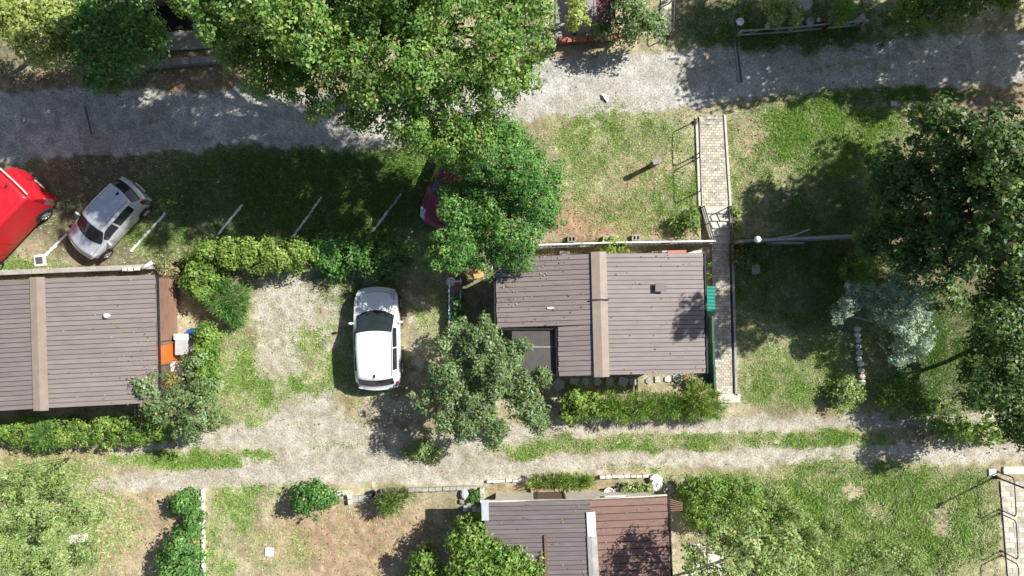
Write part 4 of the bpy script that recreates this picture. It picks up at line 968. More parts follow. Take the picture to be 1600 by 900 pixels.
    for sg in (-1, 1):
        i = int(round((ws[0] + 0.05) * nt)); p = grid[i][mid + sg * 9]
        mb = MB(); mb.ball(p + Vector((sg * 0.11, 0, 0.05)), 0.1, 10, 6, (1.0, 0.55, 0.75)); mb.tube([p, p + Vector((sg * .1, 0, .03))], 0.03, 5)
        mb.build('mirror', paint if paint is not M['carred'] else M['trim'], root, True)
        for t in wheels:
            y = L / 2 - t * L; x = sg * (hw - 0.085)
            wobj = MB(); n = 20
            prof = [(-0.11, wr * 0.9), (-0.08, wr), (0.08, wr), (0.105, wr * 0.93), (0.105, wr * 0.66), (0.07, wr * 0.64)]
            vs = []; fs = []
            for xx, rr in prof:
                for k in range(n):
                    a = 2 * math.pi * k / n; vs.append((x + sg * xx, y + rr * math.cos(a), wr + rr * math.sin(a)))
            for i2 in range(len(prof) - 1):
                for k in range(n): fs.append((i2 * n + k, i2 * n + (k + 1) % n, (i2 + 1) * n + (k + 1) % n, (i2 + 1) * n + k))
            wobj.add(vs, fs); wo = wobj.build('wheel', M['tyre'], root, True)
            rb = MB(); xs = x + sg * 0.085
            rb.tube([(xs - sg * 0.03, y, wr), (xs, y, wr)], wr * 0.2, 10)
            for k in range(5):
                a = 2 * math.pi * k / 5
                rb.tube([(xs, y, wr), (xs, y + wr * 0.62 * math.cos(a), wr + wr * 0.62 * math.sin(a))], wr * 0.11, 5)
            ring = [(xs, y + wr * 0.62 * math.cos(a), wr + wr * 0.62 * math.sin(a)) for a in np.linspace(0, 2 * math.pi, 17)]
            rb.tube(ring, wr * 0.06, 5); rb.build('rim', M['rim'], wo)
            ar = MB()      # dark wheel arch lip on the body side
            ap = [Vector((sg * (hw + 0.002), y + wr * 1.17 * math.cos(a), wr + wr * 1.17 * math.sin(a))) for a in np.linspace(0.0, math.pi, 11)]
            ar.tube(ap, 0.035, 5); ar.build('wheel_arch', M['trim'], root)
    i = int(round((rw[0] - 0.05) * nt)); p = grid[i][mid]
    mb = MB(); mb.box(p + Vector((0, 0, 0.02)), (0.06, 0.12, 0.05)); mb.tube([p, p + Vector((0, -0.22, 0.2))], 0.008, 4); mb.build('antenna', M['trim'], root)
    if rails:
        for sg in (-1, 1):
            mb = MB(); mb.tube([grid[i][mid + sg * 4] + Vector((0, 0, .02)) for i in range(int(ws[1] * nt) + 2, int(rw[0] * nt) - 1)], 0.014, 5); mb.build('roof_rail', M['greytrim'], root)
    mb = MB(); mb.box((0, -L / 2 - 0.008, 0.45), (0.5, 0.02, 0.11)); mb.build('number_plate', M['white'], root)
    return root
HB = dict(
  w=[(0, .80), (.03, .90), (.08, .965), (.2, .995), (.5, 1), (.8, .995), (.92, .97), (.97, .92), (1, .84)],
  zb=[(0, .42), (.04, .50), (.25, .625), (.5, .65), (.85, .68), (.95, .65), (1, .56)],
  zt=[(0, .44), (.04, .545), (.21, .665), (.235, .69), (.42, .955), (.5, .99), (.6, 1.0), (.8, .985), (.875, .955), (.955, .70), (.975, .62), (1, .57)],
  wt=[(0, .66), (.05, .78), (.25, .80), (.43, .69), (.6, .70), (.85, .66), (.95, .74), (1, .66)])
def axis_angle(front, rear):
    d = Vector((front[0] - rear[0], -(front[1] - rear[1]), 0)); return math.atan2(d.y, d.x) - math.pi / 2
make_car('white hatchback parked alone on the grassy driveway', 'car', P(594.5, 526.5, 0), axis_angle((591, 449), (595.5, 606)), 4.02, 1.77, 1.47, M['carwhite'],
         HB['w'], HB['zb'], HB['zt'], [(0, .66), (.05, .78), (.22, .82), (.42, .76), (.6, .77), (.85, .73), (.95, .76), (1, .66)], (.225, .415), (.895, .955), [(.36, .58), (.595, .82)], (.17, .80), rails=True)
make_car('small silver hatchback parked next to the red van', 'car', P(183, 344, ZU), axis_angle((140, 390), (226, 298)), 3.38, 1.54, 1.42, M['carsilver'],
         HB['w'], [(0, .42), (.04, .50), (.2, .60), (.5, .60), (.85, .63), (.95, .62), (1, .56)], [(0, .44), (.04, .56), (.20, .67), (.23, .70), (.40, .955), (.48, .99), (.6, 1.0), (.8, .995), (.885, .965), (.965, .74), (.985, .64), (1, .58)], HB['wt'],
         (.215, .395), (.895, .965), [(.285, .55), (.57, .84)], (.16, .82), bumper=M['greytrim'], plan=(0.16, -0.15), wr=0.27)
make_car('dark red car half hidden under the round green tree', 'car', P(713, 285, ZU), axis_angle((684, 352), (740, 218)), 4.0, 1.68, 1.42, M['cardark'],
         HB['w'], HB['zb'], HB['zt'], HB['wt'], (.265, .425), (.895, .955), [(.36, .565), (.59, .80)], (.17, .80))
make_car('bright red panel van cut by the left edge of the picture', 'van', P(16, 352, ZU), axis_angle((-40, 412), (72, 293)), 4.25, 1.86, 1.86, M['carred'],
         [(0, .82), (.03, .92), (.08, .98), (.2, 1), (.8, 1), (.95, .99), (.985, .97), (1, .95)], [(0, .36), (.05, .46), (.2, .54), (.4, .55), (.95, .55), (1, .54)],
         [(0, .40), (.04, .48), (.17, .60), (.19, .62), (.33, .93), (.4, .98), (.6, 1), (.9, .995), (.955, .98), (.975, .80), (.99, .58), (1, .52)], [(0, .7), (.17, .82), (.33, .78), (.5, .84), (.9, .84), (.96, .82), (1, .86)],
         (.18, .32), (.955, .985), [(.25, .42)], (.16, .82), bumper=M['greytrim'], rear_glass=False, name='panel_van', wr=0.31, plan=(0.18, -0.05))

vn = [o for o in bpy.data.objects if o.name == 'panel_van'][0]
mb = MB(); mb.tube([(-0.74, -2.02, 1.80), (-0.5, -2.055, 1.845), (0, -2.07, 1.86), (0.5, -2.055, 1.845), (0.74, -2.02, 1.80)], 0.028, 6); mb.build('roof_edge_strip', M['stone'], vn)
# ------------------------------------------------------------------ parking lines, drain, brick path, stairs
for i, (a, b, la) in enumerate(((( 104, 366), (72, 398), 'short white parking line between the red van and the silver car'), ((259, 333), (205, 393), 'white parking line just right of the silver car'),
        ((379, 320), (341, 367), 'thin broken white parking line, second to the right of the silver car'), ((503, 308), (459, 369), 'white parking line, third to the right of the silver car'),
        ((627, 303), (582, 362), 'white parking line nearest to the dark red car'))):
    mb = MB(P(*a)); pa, pb = P(*a), P(*b); n = 14; d = (pb - pa); s = Vector((-d.y, d.x, 0)).normalized()
    rr = random.Random(i); pr = []
    for k in range(n + 1):
        t = k / n; c = lerp(pa, pb, t) + s * rr.uniform(-.014, .014); w = 0.042 + rr.uniform(-.012, .012)
        pr.append((c - s * w, c + s * w))
    zz = lambda p: float(zat(p.x / S / (1 - ZU / H) + 800, 450 - p.y / S / (1 - ZU / H))) + 0.012
    for k in range(n):
        q = [pr[k][0], pr[k][1], pr[k + 1][1], pr[k + 1][0]]
        lo = [Vector((v.x, v.y, zz(v) - 0.02)) for v in q]; hi = [Vector((v.x, v.y, zz(v) + 0.045)) for v in q]
        mb.hexa(list(reversed(lo)), list(reversed(hi)))
    tag(mb.build('parking_line', M['line']), la, 'parking line', 'white lines of the parking place').location = P(*a)
dr = empty('drain_cover', P(63, 407), 'square white drain frame with grey cover below the red van', 'drain')
mb = MB(dr.location); mb.box(dr.location + Vector((0, 0, .02)), (0.46, 0.46, 0.09), 0.1); mb.build('frame', M['white'], dr, bevel=0.03)
mb = MB(dr.location); mb.box(dr.location + Vector((0, 0, .07)), (0.28, 0.28, 0.03), 0.1); gr_ = mb.build('cover', M['dial'], dr)
mb = MB(dr.location)
for k in range(4): mb.box(dr.location + Vector((0, -0.09 + k * .06, .088)), (0.22, 0.015, 0.012), 0.1)
mb.build('slots', M['darkmetal'], gr_)

def brick_strip(name, label, L0, L1, R0, R1, z, cols, rowlen=0.105, parent=None, off=None, halves=True):
    """paved strip between left edge L0->L1 and right edge R0->R1 (photo pixels)"""
    a, b, c, d = P(*L0, z), P(*L1, z), P(*R1, z), P(*R0, z)
    mb = MB(); mb.hexa([Vector((p.x, p.y, z - 0.12)) for p in (b, c, d, a)], [Vector((p.x, p.y, z - 0.012)) for p in (b, c, d, a)])
    root = tag(mb.build(name, M['joint']), label, kind='structure')
    rows = int((a - b).length / rowlen); mb = MB(); rr = random.Random(rows)
    for i in range(rows):
        t0, t1 = i / rows, (i + 1) / rows
        l0, l1, r0_, r1_ = lerp(a, b, t0), lerp(a, b, t1), lerp(d, c, t0), lerp(d, c, t1)
        sh = (i % 2) * 0.5 / cols
        us = [0.0] + [k / cols + sh for k in range(0 if sh else 1, cols)] + [1.0]
        for u0, u1 in zip(us[:-1], us[1:]):
            if u1 - u0 < 0.02: continue
            g = 0.006; gu = g / (l0 - r0_).length; gt = g / rowlen / rows
            zz = Vector((0, 0, rr.uniform(-.006, .006)))
            q = [lerp(lerp(a, b, t0 + gt), lerp(d, c, t0 + gt), u0 + gu), lerp(lerp(a, b, t1 - gt), lerp(d, c, t1 - gt), u0 + gu), lerp(lerp(a, b, t1 - gt), lerp(d, c, t1 - gt), u1 - gu), lerp(lerp(a, b, t0 + gt), lerp(d, c, t0 + gt), u1 - gu)]
            mb.hexa([v - Vector((0, 0, .03)) for v in q], [v + zz for v in q])
    me = mb.mesh('pavers')
    at = me.color_attributes.new('Col', 'FLOAT_COLOR', 'CORNER')
    g2 = rng(rows); nb = len(me.polygons) // 6
    val = np.repeat(g2.uniform(0.72, 1.2, nb), 24); colr = np.ones((len(val), 4), np.float32); colr[:, :3] = val[:, None]
    colr[:, 2] *= np.repeat(g2.uniform(0.9, 1.06, nb), 24)
    at.data.foreach_set('color', colr.ravel())
    o = link('pavers', me, M['paverv'], root); o['kind'] = 'stuff'
    return root
# pavers tinted one by one
pv = M['paver'].copy(); pv.name = 'cream_paver_each'
nt_ = pv.node_tree; at_ = nt_.nodes.new('ShaderNodeAttribute'); at_.attribute_name = 'Col'
bs = nt_.nodes['Principled BSDF']; src = bs.inputs['Base Color'].links[0].from_socket
mx_ = nt_.nodes.new('ShaderNodeMixRGB'); mx_.blend_type = 'MULTIPLY'; mx_.inputs['Fac'].default_value = 1
nt_.links.new(src, mx_.inputs['Color1']); nt_.links.new(at_.outputs['Color'], mx_.inputs['Color2']); nt_.links.new(mx_.outputs['Color'], bs.inputs['Base Color'])
M['paverv'] = pv
brick_strip('path', 'cream brick path from the gravel road down to the stairs', (1092, 182), (1097, 322), (1129, 182), (1138, 322), ZU + 0.06, 6)
brick_strip('path', 'shaded brick path running beside the middle hut to the track', (1112, 380), (1117, 615), (1139, 380), (1145, 615), 0.06, 5)
brick_strip('path', 'cream path in the bottom right corner', (1563, 752), (1580, 960), (1680, 752), (1700, 960), 0.03, 8, 0.2)
brick_strip('path', 'pale slab path at the top beside the grey green bush', (1036, -60), (1030, 55), (1051, -60), (1048, 55), ZU + 0.05, 2, 0.3)
st = empty('stairs', P(1120, 350, 0.2), 'five concrete steps joining the two halves of the brick path', 'stairs')
for k in range(5):
    y0_, y1_ = 322 + k * 11.6, 322 + (k + 1) * 11.6
    z = ZU + 0.05 - k * 0.085
    xl0, xr0 = 1098 + k * 3.0, 1138 + k * 0.8
    a, b, c, d = P(xl0, y0_, z), P(xl0 + 3, y1_, z), P(xr0 + 1, y1_, z), P(xr0, y0_, z)
    mb = MB(st.location); mb.prism([b[:2], c[:2], d[:2], a[:2]], -0.05, z); mb.build('step', M['paleconcrete'], st, bevel=0.012)
# edging strips of the path
for a, b, la, m, hh in (((1130, 180), (1139, 322), 'dark steel edging along the right side of the sunny path', 'darkmetal', 0.05), ((1141, 440), (1147, 618), 'dark steel edging along the right side of the shaded path', 'darkmetal', 0.06),
                  ((1088, 184), (1093, 322), 'pale kerb along the left side of the sunny path', 'paleconcrete', 0.05), ((1132, 180), (1141, 322), 'pale kerb along the right side of the sunny path', 'paleconcrete', 0.05),
                  ((1144, 382), (1150, 618), 'grey kerb along the right side of the shaded path', 'concrete', 0.06)):
    pa, pb = P(*a), P(*b); d = pb - pa; mb = MB(pa); n = max(2, int(d.length / 1.0))
    root = empty('path_edging', pa, la, 'edging')
    for k in range(n):
        q0, q1 = lerp(pa, pb, k / n), lerp(pa, pb, (k + 1) / n - 0.012 / d.length); c = (q0 + q1) / 2
        mb = MB(pa); mb.box(c + Vector((0, 0, hh / 2 - 0.03)), ((q1 - q0).length, 0.03 if m == 'darkmetal' else 0.09, hh + 0.06), math.atan2(d.y, d.x)); mb.build('strip' if m == 'darkmetal' else 'kerb_stone', M[m], root)
for a, b, la in (((1096, 322), (1111, 378), 'concrete stringer wall left of the path stairs'), ((1140, 322), (1142, 378), 'concrete stringer wall right of the path stairs')):
    pa, pb = P(*a), P(*b); mb = MB(pa); d = pb - pa; s = Vector((-d.y, d.x, 0)).normalized() * 0.06
    pb0 = Vector((pb.x, pb.y, 0)); pa0 = Vector((pa.x, pa.y, 0))
    mb.hexa([pa0 - s, pb0 - s, pb0 + s, pa0 + s][::-1], [pa0 - s + Vector((0, 0, ZU + .14)), pb0 - s + Vector((0, 0, 0.2)), pb0 + s + Vector((0, 0, 0.2)), pa0 + s + Vector((0, 0, ZU + .14))][::-1])
    o = tag(mb.build('stair_wall', M['concrete']), la, 'wall'); o.location = pa

# railings: hoops of dark tube
def hoop(label, a, b, h, cat='railing', group='hoop railings beside the paths', mid=False, r=0.022):
    """a, b: ground points"""
    root = empty('railing', a, label, cat, group)
    u = Vector((0, 0, h))
    d = (b - a).normalized() * 0.09
    mb = MB(a); mb.tube([a + u - Vector((0, 0, .09)), a + u + d - Vector((0, 0, 0.015)), a + u + d * 1.5, b + u - d * 1.5, b + u - d - Vector((0, 0, 0.015)), b + u - Vector((0, 0, .09))], r, 6); mb.build('top_rail', M['rail'], root, True)
    for q in (a, b):
        mb = MB(a); mb.tube([q - Vector((0, 0, .1)), q + u - Vector((0, 0, .09))], r, 6); mb.build('post', M['rail'], root, True)
        mb = MB(a); mb.lathe(q, [(0.06, 0), (0.06, 0.015), (0.025, 0.02)], 8); mb.build('foot_plate', M['rail'], root)
    if mid:
        mb = MB(a); mb.tube([a + u * 0.5, b + u * 0.5], r * 0.8, 6); mb.build('mid_rail', M['rail'], root)
    return root
hoop('dark hoop railing left of the sunny path, the upper one', P(1083, 191), P(1084, 245), 0.9)
hoop('dark hoop railing left of the sunny path, the lower one', P(1084.5, 251), P(1085.5, 303), 0.9)
hoop('dark hoop railing in the bottom right corner beside the lamp base', P(1559, 737), P(1562, 796), 0.92)
hoop('second dark hoop railing in the bottom right corner, below the first', P(1562, 802), P(1565, 861), 0.92)
hoop('third dark hoop railing on the bottom edge at the right corner', P(1565, 868), P(1568, 925), 0.92)
# sloping handrail of the stairs with two bars
def sloped(label, a, b, h):
    root = empty('handrail', a, label, 'railing')
    u = Vector((0, 0, h)); mb = MB(a); mb.tube([a + u, b + u], 0.022, 6); mb.build('top_rail', M['rail'], root)
    mb = MB(a); mb.tube([a + u * .55, b + u * .55], 0.018, 6); mb.build('mid_rail', M['rail'], root)
    for k in range(3):
        q = lerp(a, b, k / 2); mb = MB(a); mb.tube([q, q + u], 0.02, 6); mb.build('post', M['rail'], root)
sloped('dark two bar handrail right of the path stairs', P(1135, 325, ZU + .05), P(1138, 377, 0.08), 0.62)
sloped('dark two bar handrail left of the path stairs', P(1094, 325, ZU + .05), P(1109, 377, 0.1), 0.62)

# lamps
def globe_lamp(label, base, h, head):
    root = empty('globe_lamp', base, label, 'lamp', 'globe lamps on posts')
    mb = MB(base); mb.lathe(base, [(0.09, -0.05), (0.09, 0.06), (0.045, 0.1), (0.045, 0.3), (0.032, 0.34), (0.032, h - 0.2)], 10); mb.build('post', M['darkmetal'] if head == 'dark' else M['greytrim'], root, True)
    mb = MB(base); mb.lathe(base + Vector((0, 0, h - .2)), [(0.05, 0), (0.08, 0.03), (0.08, 0.07), (0.05, 0.08)], 10); mb.build('collar', M['darkmetal'], root)
    mb = MB(base); mb.ball(base + Vector((0, 0, h)), 0.125, 16, 10); mb.build('globe', M['globe'], root, True)
globe_lamp('white globe lamp on a post at the foot of the path stairs', P(1149, 381, 0.0), 2.55, 'light')
globe_lamp('tall lamp post at the path in the bottom right corner', P(1555, 745, 0.0), 2.6, 'dark')

# ------------------------------------------------------------------ fences and walls
def block_wall(label, a, b, h, th, n, mat, z=None, name='low_wall', cap=None):
    pa, pb = P(*a, z), P(*b, z); d = pb - pa; root = empty(name, pa, label, 'wall')
    ang = math.atan2(d.y, d.x)
    for k in range(n):
        q0, q1 = lerp(pa, pb, k / n), lerp(pa, pb, (k + 1) / n); c = (q0 + q1) / 2
        mb = MB(pa); mb.box(c + Vector((R.uniform(-.01, .01), R.uniform(-.012, .012), h / 2 - 0.05 + R.uniform(-.012, .012))), ((q1 - q0).length - 0.014, th, h + 0.1), ang + R.uniform(-.015, .015)); mb.build('block', mat, root, bevel=0.012)
    return root
def rail_fence(label, pts, h, nb, toprail, barmat, z, post='concrete', name='fence', group=None):
    ps = [P(x, y, z) for x, y in pts]; root = empty(name, ps[0], label, 'fence', group); o = ps[0]
    for p in ps:
        mb = MB(o); mb.box(p + Vector((0, 0, h / 2)), (0.08, 0.08, h + 0.02)); mb.build('post', M[post], root)
    for a, b in zip(ps[:-1], ps[1:]):
        d = b - a; ang = math.atan2(d.y, d.x); c = (a + b) / 2
        mb = MB(o); mb.box(c + Vector((0, 0, h)), (d.length - 0.09, 0.05, 0.045), ang); mb.build('top_rail', M[toprail], root)
        mb = MB(o); mb.box(c + Vector((0, 0, h * 0.12)), (d.length - 0.09, 0.05, 0.05), ang); mb.build('bottom_rail', M[barmat], root)
        n = int(d.length / nb)
        mb = MB(o)
        for k in range(n):      # crossed mesh bars
            t = (k + 0.5) / n; w = 0.5 * h / d.length
            p0 = lerp(a, b, max(0.01, t - w)); p1 = lerp(a, b, min(0.99, t + w))
            mb.tube([p0 + Vector((0, 0, h * .12)), p1 + Vector((0, 0, h * .95))], 0.011, 4); mb.tube([p1 + Vector((0, 0, h * .12)), p0 + Vector((0, 0, h * .95))], 0.011, 4)
        o_ = mb.build('mesh_bars', M[barmat], root); o_['kind'] = 'stuff'
    return root
def wall_strip(label, pts, th=0.16, mat='concrete', top=0.10):
    o = P(*pts[0], ZU); root = empty('retaining_wall', o, label, 'wall')
    for a, b in zip(pts[:-1], pts[1:]):
        pa, pb = P(*a, 0), P(*b, 0); d = pb - pa; n = max(1, int(d.length / 1.2)); ang = math.atan2(d.y, d.x)
        for k in range(n):
            c = (lerp(pa, pb, k / n) + lerp(pa, pb, (k + 1) / n)) / 2
            mb = MB(o); mb.box(c + Vector((0, 0, (ZU + top) / 2 - 0.03 + R.uniform(-.01, .01))), (d.length / n - 0.012, th, ZU + top + 0.06), ang); mb.build('block', M[mat], root, bevel=0.012)
    return root
wall_strip('concrete retaining wall above the middle hut', [(838, 386), (960, 382), (1108, 379)])
wall_strip('concrete retaining wall right of the path stairs', [(1146, 379), (1250, 374), (1348, 369)])
wall_strip('concrete edge between the left hut and the parking place', [(-80, 429), (0, 427), (120, 422), (245, 417)], 0.2, 'concrete', 0.04)
rail_fence('mesh fence with white top rail above the middle hut roof', [(838, 385), (905, 382.5), (970, 381), (1040, 380), (1106, 379)], 0.95, 0.16, 'white', 'wire', 0.42)
rail_fence('grey mesh fence right of the path stairs', [(1150, 379), (1215, 376), (1280, 373), (1340, 370)], 0.8, 0.2, 'greytarp', 'wire', 0.42)
lp = empty('pierced_lattice', P(1215, 378, 0), 'pierced concrete panel leaning against the fence right of the stairs', 'panel')
for k in range(6):
    a = P(1200 + k * 8, 379, 0); mb = MB(lp.location); mb.box(a + Vector((0.1, -0.05, 0.3)), (0.05, 0.05, 0.5)); mb.build('bar', M['concrete'], lp)
for z in (0.06, 0.56):
    mb = MB(lp.location); mb.box(P(1222, 379, 0) + Vector((0, -0.05, z)), (1.3, 0.06, 0.07)); mb.build('frame_bar', M['concrete'], lp)
pp = P(1205, 373, 0.5); mb = MB(pp); mb.tube([P(1152, 376, 0.5), P(1210, 373, 0.75), P(1240, 368, 1.1), P(1266, 358, 1.3)], [.035, .035, .03, .025], 6)
tag(mb.build('pipe', M['greytarp'], None, True), 'bent grey pipe lying along the fence right of the stairs', 'pipe').location = pp
# top: brick wall, rails, garden things
def brick_wall(label, a, b, h, z):
    pa, pb = P(*a, z), P(*b, z); d = pb - pa; ang = math.atan2(d.y, d.x); root = empty('brick_wall', pa, label, 'wall'); n = int(d.length / 0.26); rows = int(h / 0.11)
    mb = MB(pa); mb.box((pa + pb) / 2 + Vector((0, 0, h / 2 - .06)), (d.length - .02, 0.10, h - 0.03), ang); mb.build('mortar', M['concrete'], root)
    bm = MB(); bm.box((0, 0, 0), (d.length / n - 0.018, 0.14, 0.095)); me = bm.mesh('brick'); me.materials.append(M['brick'])
    for r in range(rows):
        for k in range(n):
            t = (k + 0.5 + 0.25 * (r % 2)) / (n + 0.25); o = link('brick', me, None, root); o.location = lerp(pa, pb, t) - pa + Vector((0, 0, r * 0.11 + 0.05)); o.rotation_euler = (0, 0, ang + R.uniform(-.02, .02))
    cp = MB(); cp.box((0, 0, 0), (d.length / (n // 2) - 0.05, 0.2, 0.05)); me2 = cp.mesh('cap_stone'); me2.materials.append(M['terracotta'])
    for k in range(n // 2):
        o = link('cap_stone', me2, None, root); o.location = lerp(pa, pb, (k + .5) / (n // 2)) - pa + Vector((0, 0, rows * .11 + .03)); o.rotation_euler = (0, 0, ang)
brick_wall('low dark red brick wall at the top between the huge tree and the bush', (868, 70), (965, 62), 0.5, ZU)
rf = rail_fence('thin rail fence on the grass at the top right', [(1152, 56), (1230, 51), (1290, 45), (1345, 40)], 0.55, 0.9, 'concrete', 'wire', ZU)
hoop('hoop railing beside the pale path at the top', P(1046, 6), P(1044, 58), 0.9)
for (a, b, la) in ((((1147, 30)), (1151, 54), 'narrow concrete channel in the grass at the top'), ((1150, 58), (1158, 128), 'narrow drain channel crossing the shaded road on the right'), ((133, 165), (143, 208), 'short dark drain channel crossing the shaded road on the left')):
    pa, pb = P(*a, ZU), P(*b, ZU); d = pb - pa; ang = math.atan2(d.y, d.x); root = empty('drain_channel', pa, la, 'drain'); c = (pa + pb) / 2; s = Vector((-d.y, d.x, 0)).normalized()
    for sg in (-1, 1):
        mb = MB(pa); mb.box(c + s * sg * 0.07 + Vector((0, 0, -0.02)), (d.length, 0.05, 0.06), ang); mb.build('channel_edge', M['concrete'], root)
    mb = MB(pa); mb.box(c + Vector((0, 0, -0.03)), (d.length, 0.085, 0.03), ang); mb.build('channel_bed', M['dial'], root)
o = P(225, 18, ZU)
h4 = empty('shed', o, 'dark open fronted shed with a weathered roof edge in the top left', 'shed')
ps = [P(150, 12, 2.6), P(292, -6, 2.6), P(285, -120, 2.8), P(140, -100, 2.8)]
for k in range(10):
    mb = MB(o); a0, a1 = lerp(ps[0], ps[1], k / 10), lerp(ps[0], ps[1], (k + .96) / 10); b0, b1 = lerp(ps[3], ps[2], k / 10), lerp(ps[3], ps[2], (k + .96) / 10)
    u = Vector((0, 0, .05)); mb.hexa([a0, a1, b1, b0], [a0 + u, a1 + u, b1 + u, b0 + u]); mb.build('roof_panel', M['greyroof'], h4)
mb = MB(o); d = ps[1] - ps[0]; mb.box((ps[0] + ps[1]) / 2 + Vector((0, -0.03, -0.02)), (d.length, 0.06, 0.16), math.atan2(d.y, d.x)); mb.build('fascia_board', M['woodwall'], h4)
for q in ((235, 55), (330, 44)):
    mb = MB(o); p = P(*q, ZU); mb.box(p + Vector((0, 0, 1.0)), (0.12, 0.12, 2.1)); mb.build('post', M['woodwall'], h4)
walls(h4, o, [P(215, 15, ZU), P(340, 0, ZU), P(335, -12, ZU), P(212, 3, ZU)], 0.3, 2.5, M['woodwall'])
mb = MB(o); mb.prism([P(218, 52, ZU)[:2], P(345, 40, ZU)[:2], P(342, 2, ZU)[:2], P(218, 15, ZU)[:2]], 0.3, ZU + .06); mb.build('floor_slab', M['darkmetal'], h4)
tr = empty('terrace', P(310, 60), 'brownish grey terrace slab in front of the dark shed', 'terrace')
for k in range(4):
    x0_, x1_ = 262 + k * 29, 262 + (k + 1) * 29 - 0.6
    mb = MB(tr.location); mb.prism([P(x0_, 80 - k * 1.5, ZU)[:2], P(x1_, 79 - k * 1.5, ZU)[:2], P(x1_, 50 - k * 2, ZU)[:2], P(x0_, 52 - k * 2, ZU)[:2]], 0.3, ZU + 0.12); mb.build('slab', M['slab'], tr, bevel=0.015)
block_wall('dark low block wall along the terrace edge above the road', (240, 103), (378, 92), 0.28, 0.25, 9, M['slab'], ZU)
sh = empty('shed', P(945, 15, ZU), 'maroon lean-to roof beside the dark patio at the top', 'shed')
a, b, c, d = P(933, 33, 1.7), P(962, 31, 1.7), P(962, -60, 1.9), P(928, -60, 1.9)
for k in range(4):
    mb = MB(sh.location); a0, a1, b0, b1 = lerp(a, b, k / 4), lerp(a, b, (k + .97) / 4), lerp(d, c, k / 4), lerp(d, c, (k + .97) / 4); u = Vector((0, 0, .04)); mb.hexa([a0, a1, b1, b0], [a0 + u, a1 + u, b1 + u, b0 + u]); mb.build('roof_panel', M['maroon'], sh)
for q in ((930, 44), (950, 42)):
    mb = MB(sh.location); mb.box(P(*q, ZU) + Vector((0, 0, 0.62)), (0.09, 0.09, 1.25)); mb.build('post', M['darkmetal'], sh)
pa_ = empty('patio', P(900, 30), 'dark slab patio behind the low brick wall at the top', 'patio')
for k in range(3):
    mb = MB(pa_.location); mb.prism([P(868 + k * 30, 60 - k * 1.5, ZU)[:2], P(897 + k * 30, 59 - k * 1.5, ZU)[:2], P(897 + k * 30, -60, ZU)[:2], P(868 + k * 30, -60, ZU)[:2]], 0.3, ZU + 0.05); mb.build('slab', M['slab'], pa_)
mb = MB(P(877, 43)); mb.box(P(877, 43) + Vector((0, 0, .3)), (0.7, 0.1, 0.06)); [mb.box(P(868 + k * 18, 43) + Vector((0, 0, .15)), (0.06, 0.1, 0.28)) for k in range(2)]
tag(mb.build('bench', M['concrete']), 'small grey bench on the dark patio at the top', 'bench').location = P(877, 43)

# ------------------------------------------------------------------ terrace of the left hut
for k in range(11):
    za = 0.12 + k * 0.205
    mb = MB(o2); a, b = gp(275.6, 436), gp(278.6, 529); mb.box(((a.x + b.x) / 2 + 0.012, (a.y + b.y) / 2, za + 0.1), (0.05, (a - b).length, 0.19), 0.025); mb.build('siding_board', M['deck'], h2)
def chest(name, label, cat, c, size, mat, lid, lidmat, rz=0.03, feet=True):
    root = empty(name, c, label, cat); mb = MB(c); mb.box(c + Vector((0, 0, size[2] / 2)), size, rz); mb.build('body', mat, root, bevel=0.02)
    mb = MB(c); mb.box(c + Vector((0, 0, size[2] + 0.025)), (size[0] + .05, size[1] + .05, 0.05), rz); l = mb.build('lid', lidmat, root, bevel=0.012)
    mb = MB(c); mb.box(c + Vector((0, -size[1] / 2 - .03, size[2] - .05)), (0.12, 0.03, 0.03), rz); mb.build('handle', M['darkmetal'], l)
    return root
chest('storage_chest', 'white box below the orange door of the left hut', 'box', P(287, 573, 0), (0.74, 0.5, 0.6), M['white'], 1, M['white'])
ct = empty('covered_table', P(297, 537, 0), 'table with white end board and grey tarpaulin beside the orange door', 'table'); c = ct.location
mb = MB(c); mb.box(c + Vector((0, -0.08, 0.72)), (0.52, 0.62, 0.05)); mb.build('table_top', M['greytarp'], ct, bevel=0.02)
mb = MB(c); mb.box(c + Vector((0, 0.33, 0.74)), (0.56, 0.22, 0.06)); mb.build('end_board', M['white'], ct)
for sx in (-.2, .2):
    for sy in (-.34, .36): mb = MB(c); mb.box(c + Vector((sx, sy, .35)), (0.05, 0.05, 0.7)); mb.build('leg', M['rust'], ct)
bb = P(309, 521, 0); root = empty('barrel', bb, 'blue plastic barrel between the table and the clipped hedge', 'barrel'); mb = MB(bb); mb.lathe(bb, [(0.19, 0), (0.23, 0.1), (0.24, 0.3), (0.24, 0.55), (0.2, 0.68)], 14); mb.build('body', M['blue'], root, True)
mb = MB(bb); mb.lathe(bb + Vector((0, 0, .68)), [(0.2, 0), (0.2, .03), (0.05, .04)], 14); l = mb.build('lid', M['blue'], root); mb = MB(bb); mb.lathe(bb + Vector((0.08, -0.08, .72)), [(0.04, 0), (0.04, .03)], 8); mb.build('cap', M['white'], l)
bb = P(312, 541, 0); root = empty('barrel', bb, 'faded teal barrel under the clipped hedge beside the table', 'barrel'); mb = MB(bb); mb.lathe(bb, [(0.17, 0), (0.2, 0.1), (0.2, 0.45), (0.17, 0.55)], 14); mb.build('body', M['teal'], root, True); mb = MB(bb); mb.lathe(bb + Vector((0, 0, .55)), [(0.17, 0), (0.17, .03), (0.05, .04)], 14); mb.build('lid', M['greytarp'], root)
